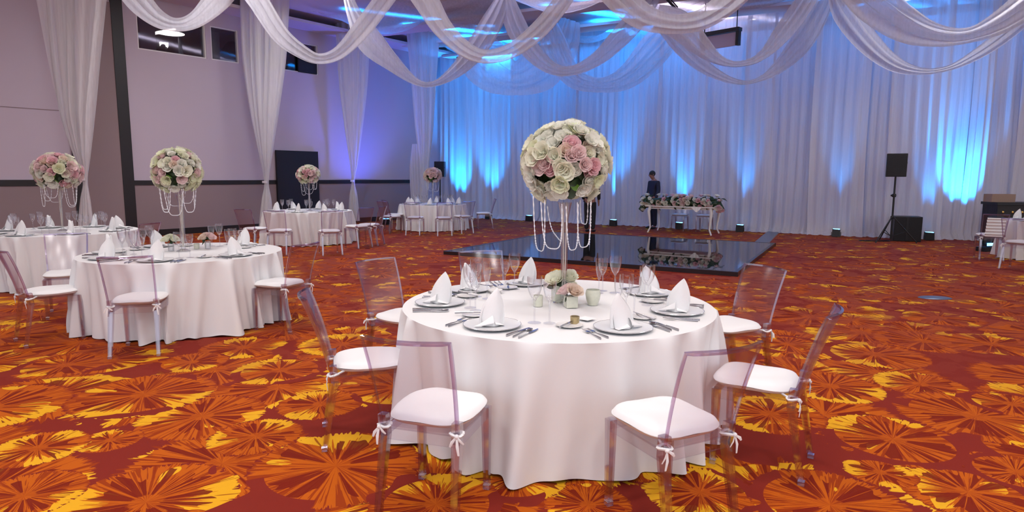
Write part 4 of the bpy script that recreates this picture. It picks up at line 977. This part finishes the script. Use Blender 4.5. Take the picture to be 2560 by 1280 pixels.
# bar
p = fl(2452, 622); q_ = Vector((1, -.12, 0)).normalized(); zt = ap(2460, 508, p.y + .1).z
o = empty('bar_counter', (p.x + .38, p.y + .1, 0), atan2(q_.y, q_.x)); tag(o, 'black tufted bar counter with gold studs at the right edge', 'bar')
m = MB(); m.box((1.5, .3, zt / 2), (3, .55, zt - .04)); m.build('body', m_tuft, o, smooth=False)
m = MB(); m.box((1.5, .3, zt - .01), (3.06, .62, .06)); m.build('countertop', m_black, o, smooth=False)
rs = random.Random(3)
for i in range(14):
    for j in range(3):
        m = MB(); m.ball((.12 + i * .2 + (j % 2) * .1, .02, zt - .20 - j * .17), .022, 6, 5, (1, .5, 1.3)); m.build('stud', m_gold, o)
pb = ap(2504, 506, p.y + .3); m = MB(); m.box((0, 0, .09), (.5, .3, .18)); tag(m.build('cardboard_box', m_card, loc=(pb.x, p.y + .38, zt + .02), rz=-.1, smooth=False), 'brown cardboard box on top of the tufted bar', 'box')
# black frame with screen under the ceiling
dq = 17.2; a0, a1 = ap(1752, 108, dq + .6), ap(1850, 96, dq - .2); tz = ap(1800, 76, dq).z; u = (a1 - a0); u.z = 0; Lf = u.length
o = empty('screen_frame', (a0.x, a0.y, tz - .38), atan2(u.y, u.x)); tag(o, 'black metal frame with a rolled screen under the ceiling', 'screen')
m = MB(); m.box((Lf / 2, 0, .375), (Lf, .2, .09)); m.build('top_bar', m_black, o, smooth=False)
for x in (.05, Lf - .05): m = MB(); m.box((x, 0, .15), (.08, .14, .36)); m.build('side_bracket', m_black, o, smooth=False)
m = MB(); m.box((Lf / 2, .0, .14), (Lf - .18, .04, .34)); m.build('screen', mat('screen_fabric', srgb(190, 176, 200), .7), o, smooth=False)
for k in (0.1, Lf - .1): m = MB(); m.tube([(k, 0, .4), (k, 0, CZ - tz + .38)], .015, 6); m.build('hanger_rod', m_black, o)
m = MB(); m.tube([ap(1650, -20, 14), ap(1688, 20, 14.4)], .03, 6); m.tube([ap(1660, -20, 14), ap(1694, 18, 14.4)], .015, 6); tag(m.build('truss_bar', m_black), 'short black bar hanging among the swags at top centre', 'bar')
m = MB(); q = ap(1155, 158, 22.5); m.box(q, (.35, .3, .38)); tag(m.build('loudspeaker', m_black, smooth=False), 'black speaker up in the corner behind the swags', 'speaker', 'black loudspeakers')
# ceiling lights
for (px_, py_, on, lb) in [(1132, 24, 0, 'dim recessed ceiling light above the far left of the dance floor'), (1420, 13, 0, 'dim recessed ceiling light above the tall bouquet'), (1882, 49, 1, 'bright recessed ceiling light right of the black frame'), (2268, 1, 1, 'bright recessed ceiling light at the top right')]:
    zc_ = CZ
    for (t0, t1, zb) in ((1.1, 1.7, 5.90), (2.9, 3.6, 5.98), (5.1, 5.9, 6.0)):
        q = fl(px_, py_, zb) - BP; dt_ = BD.x * WD.y - BD.y * WD.x; tt = -(BD.x * q.y - BD.y * q.x) / dt_
        if t0 < tt < t1: zc_ = zb
    q = fl(px_, py_, zc_ - .02); o = empty('ceiling_light', (q.x, q.y, zc_)); tag(o, lb, 'ceiling light', 'recessed ceiling lights')
    m = MB(); m.lathe([(.09, -.001), (.14, -.001), (.13, -.03), (.09, -.02)], 20); m.build('trim_ring', m_black if not on else m_whitepaint, o)
    m = MB(); m.lathe([(0, -.012), (.09, -.012)], 18); m.build('lens', m_whitelens if on else m_charger, o)
for pr0 in (CHAIR, GW, GS, GF, PLATE, BREAD, FORK, KNIFE, SPOON): assert pr0.name in USED
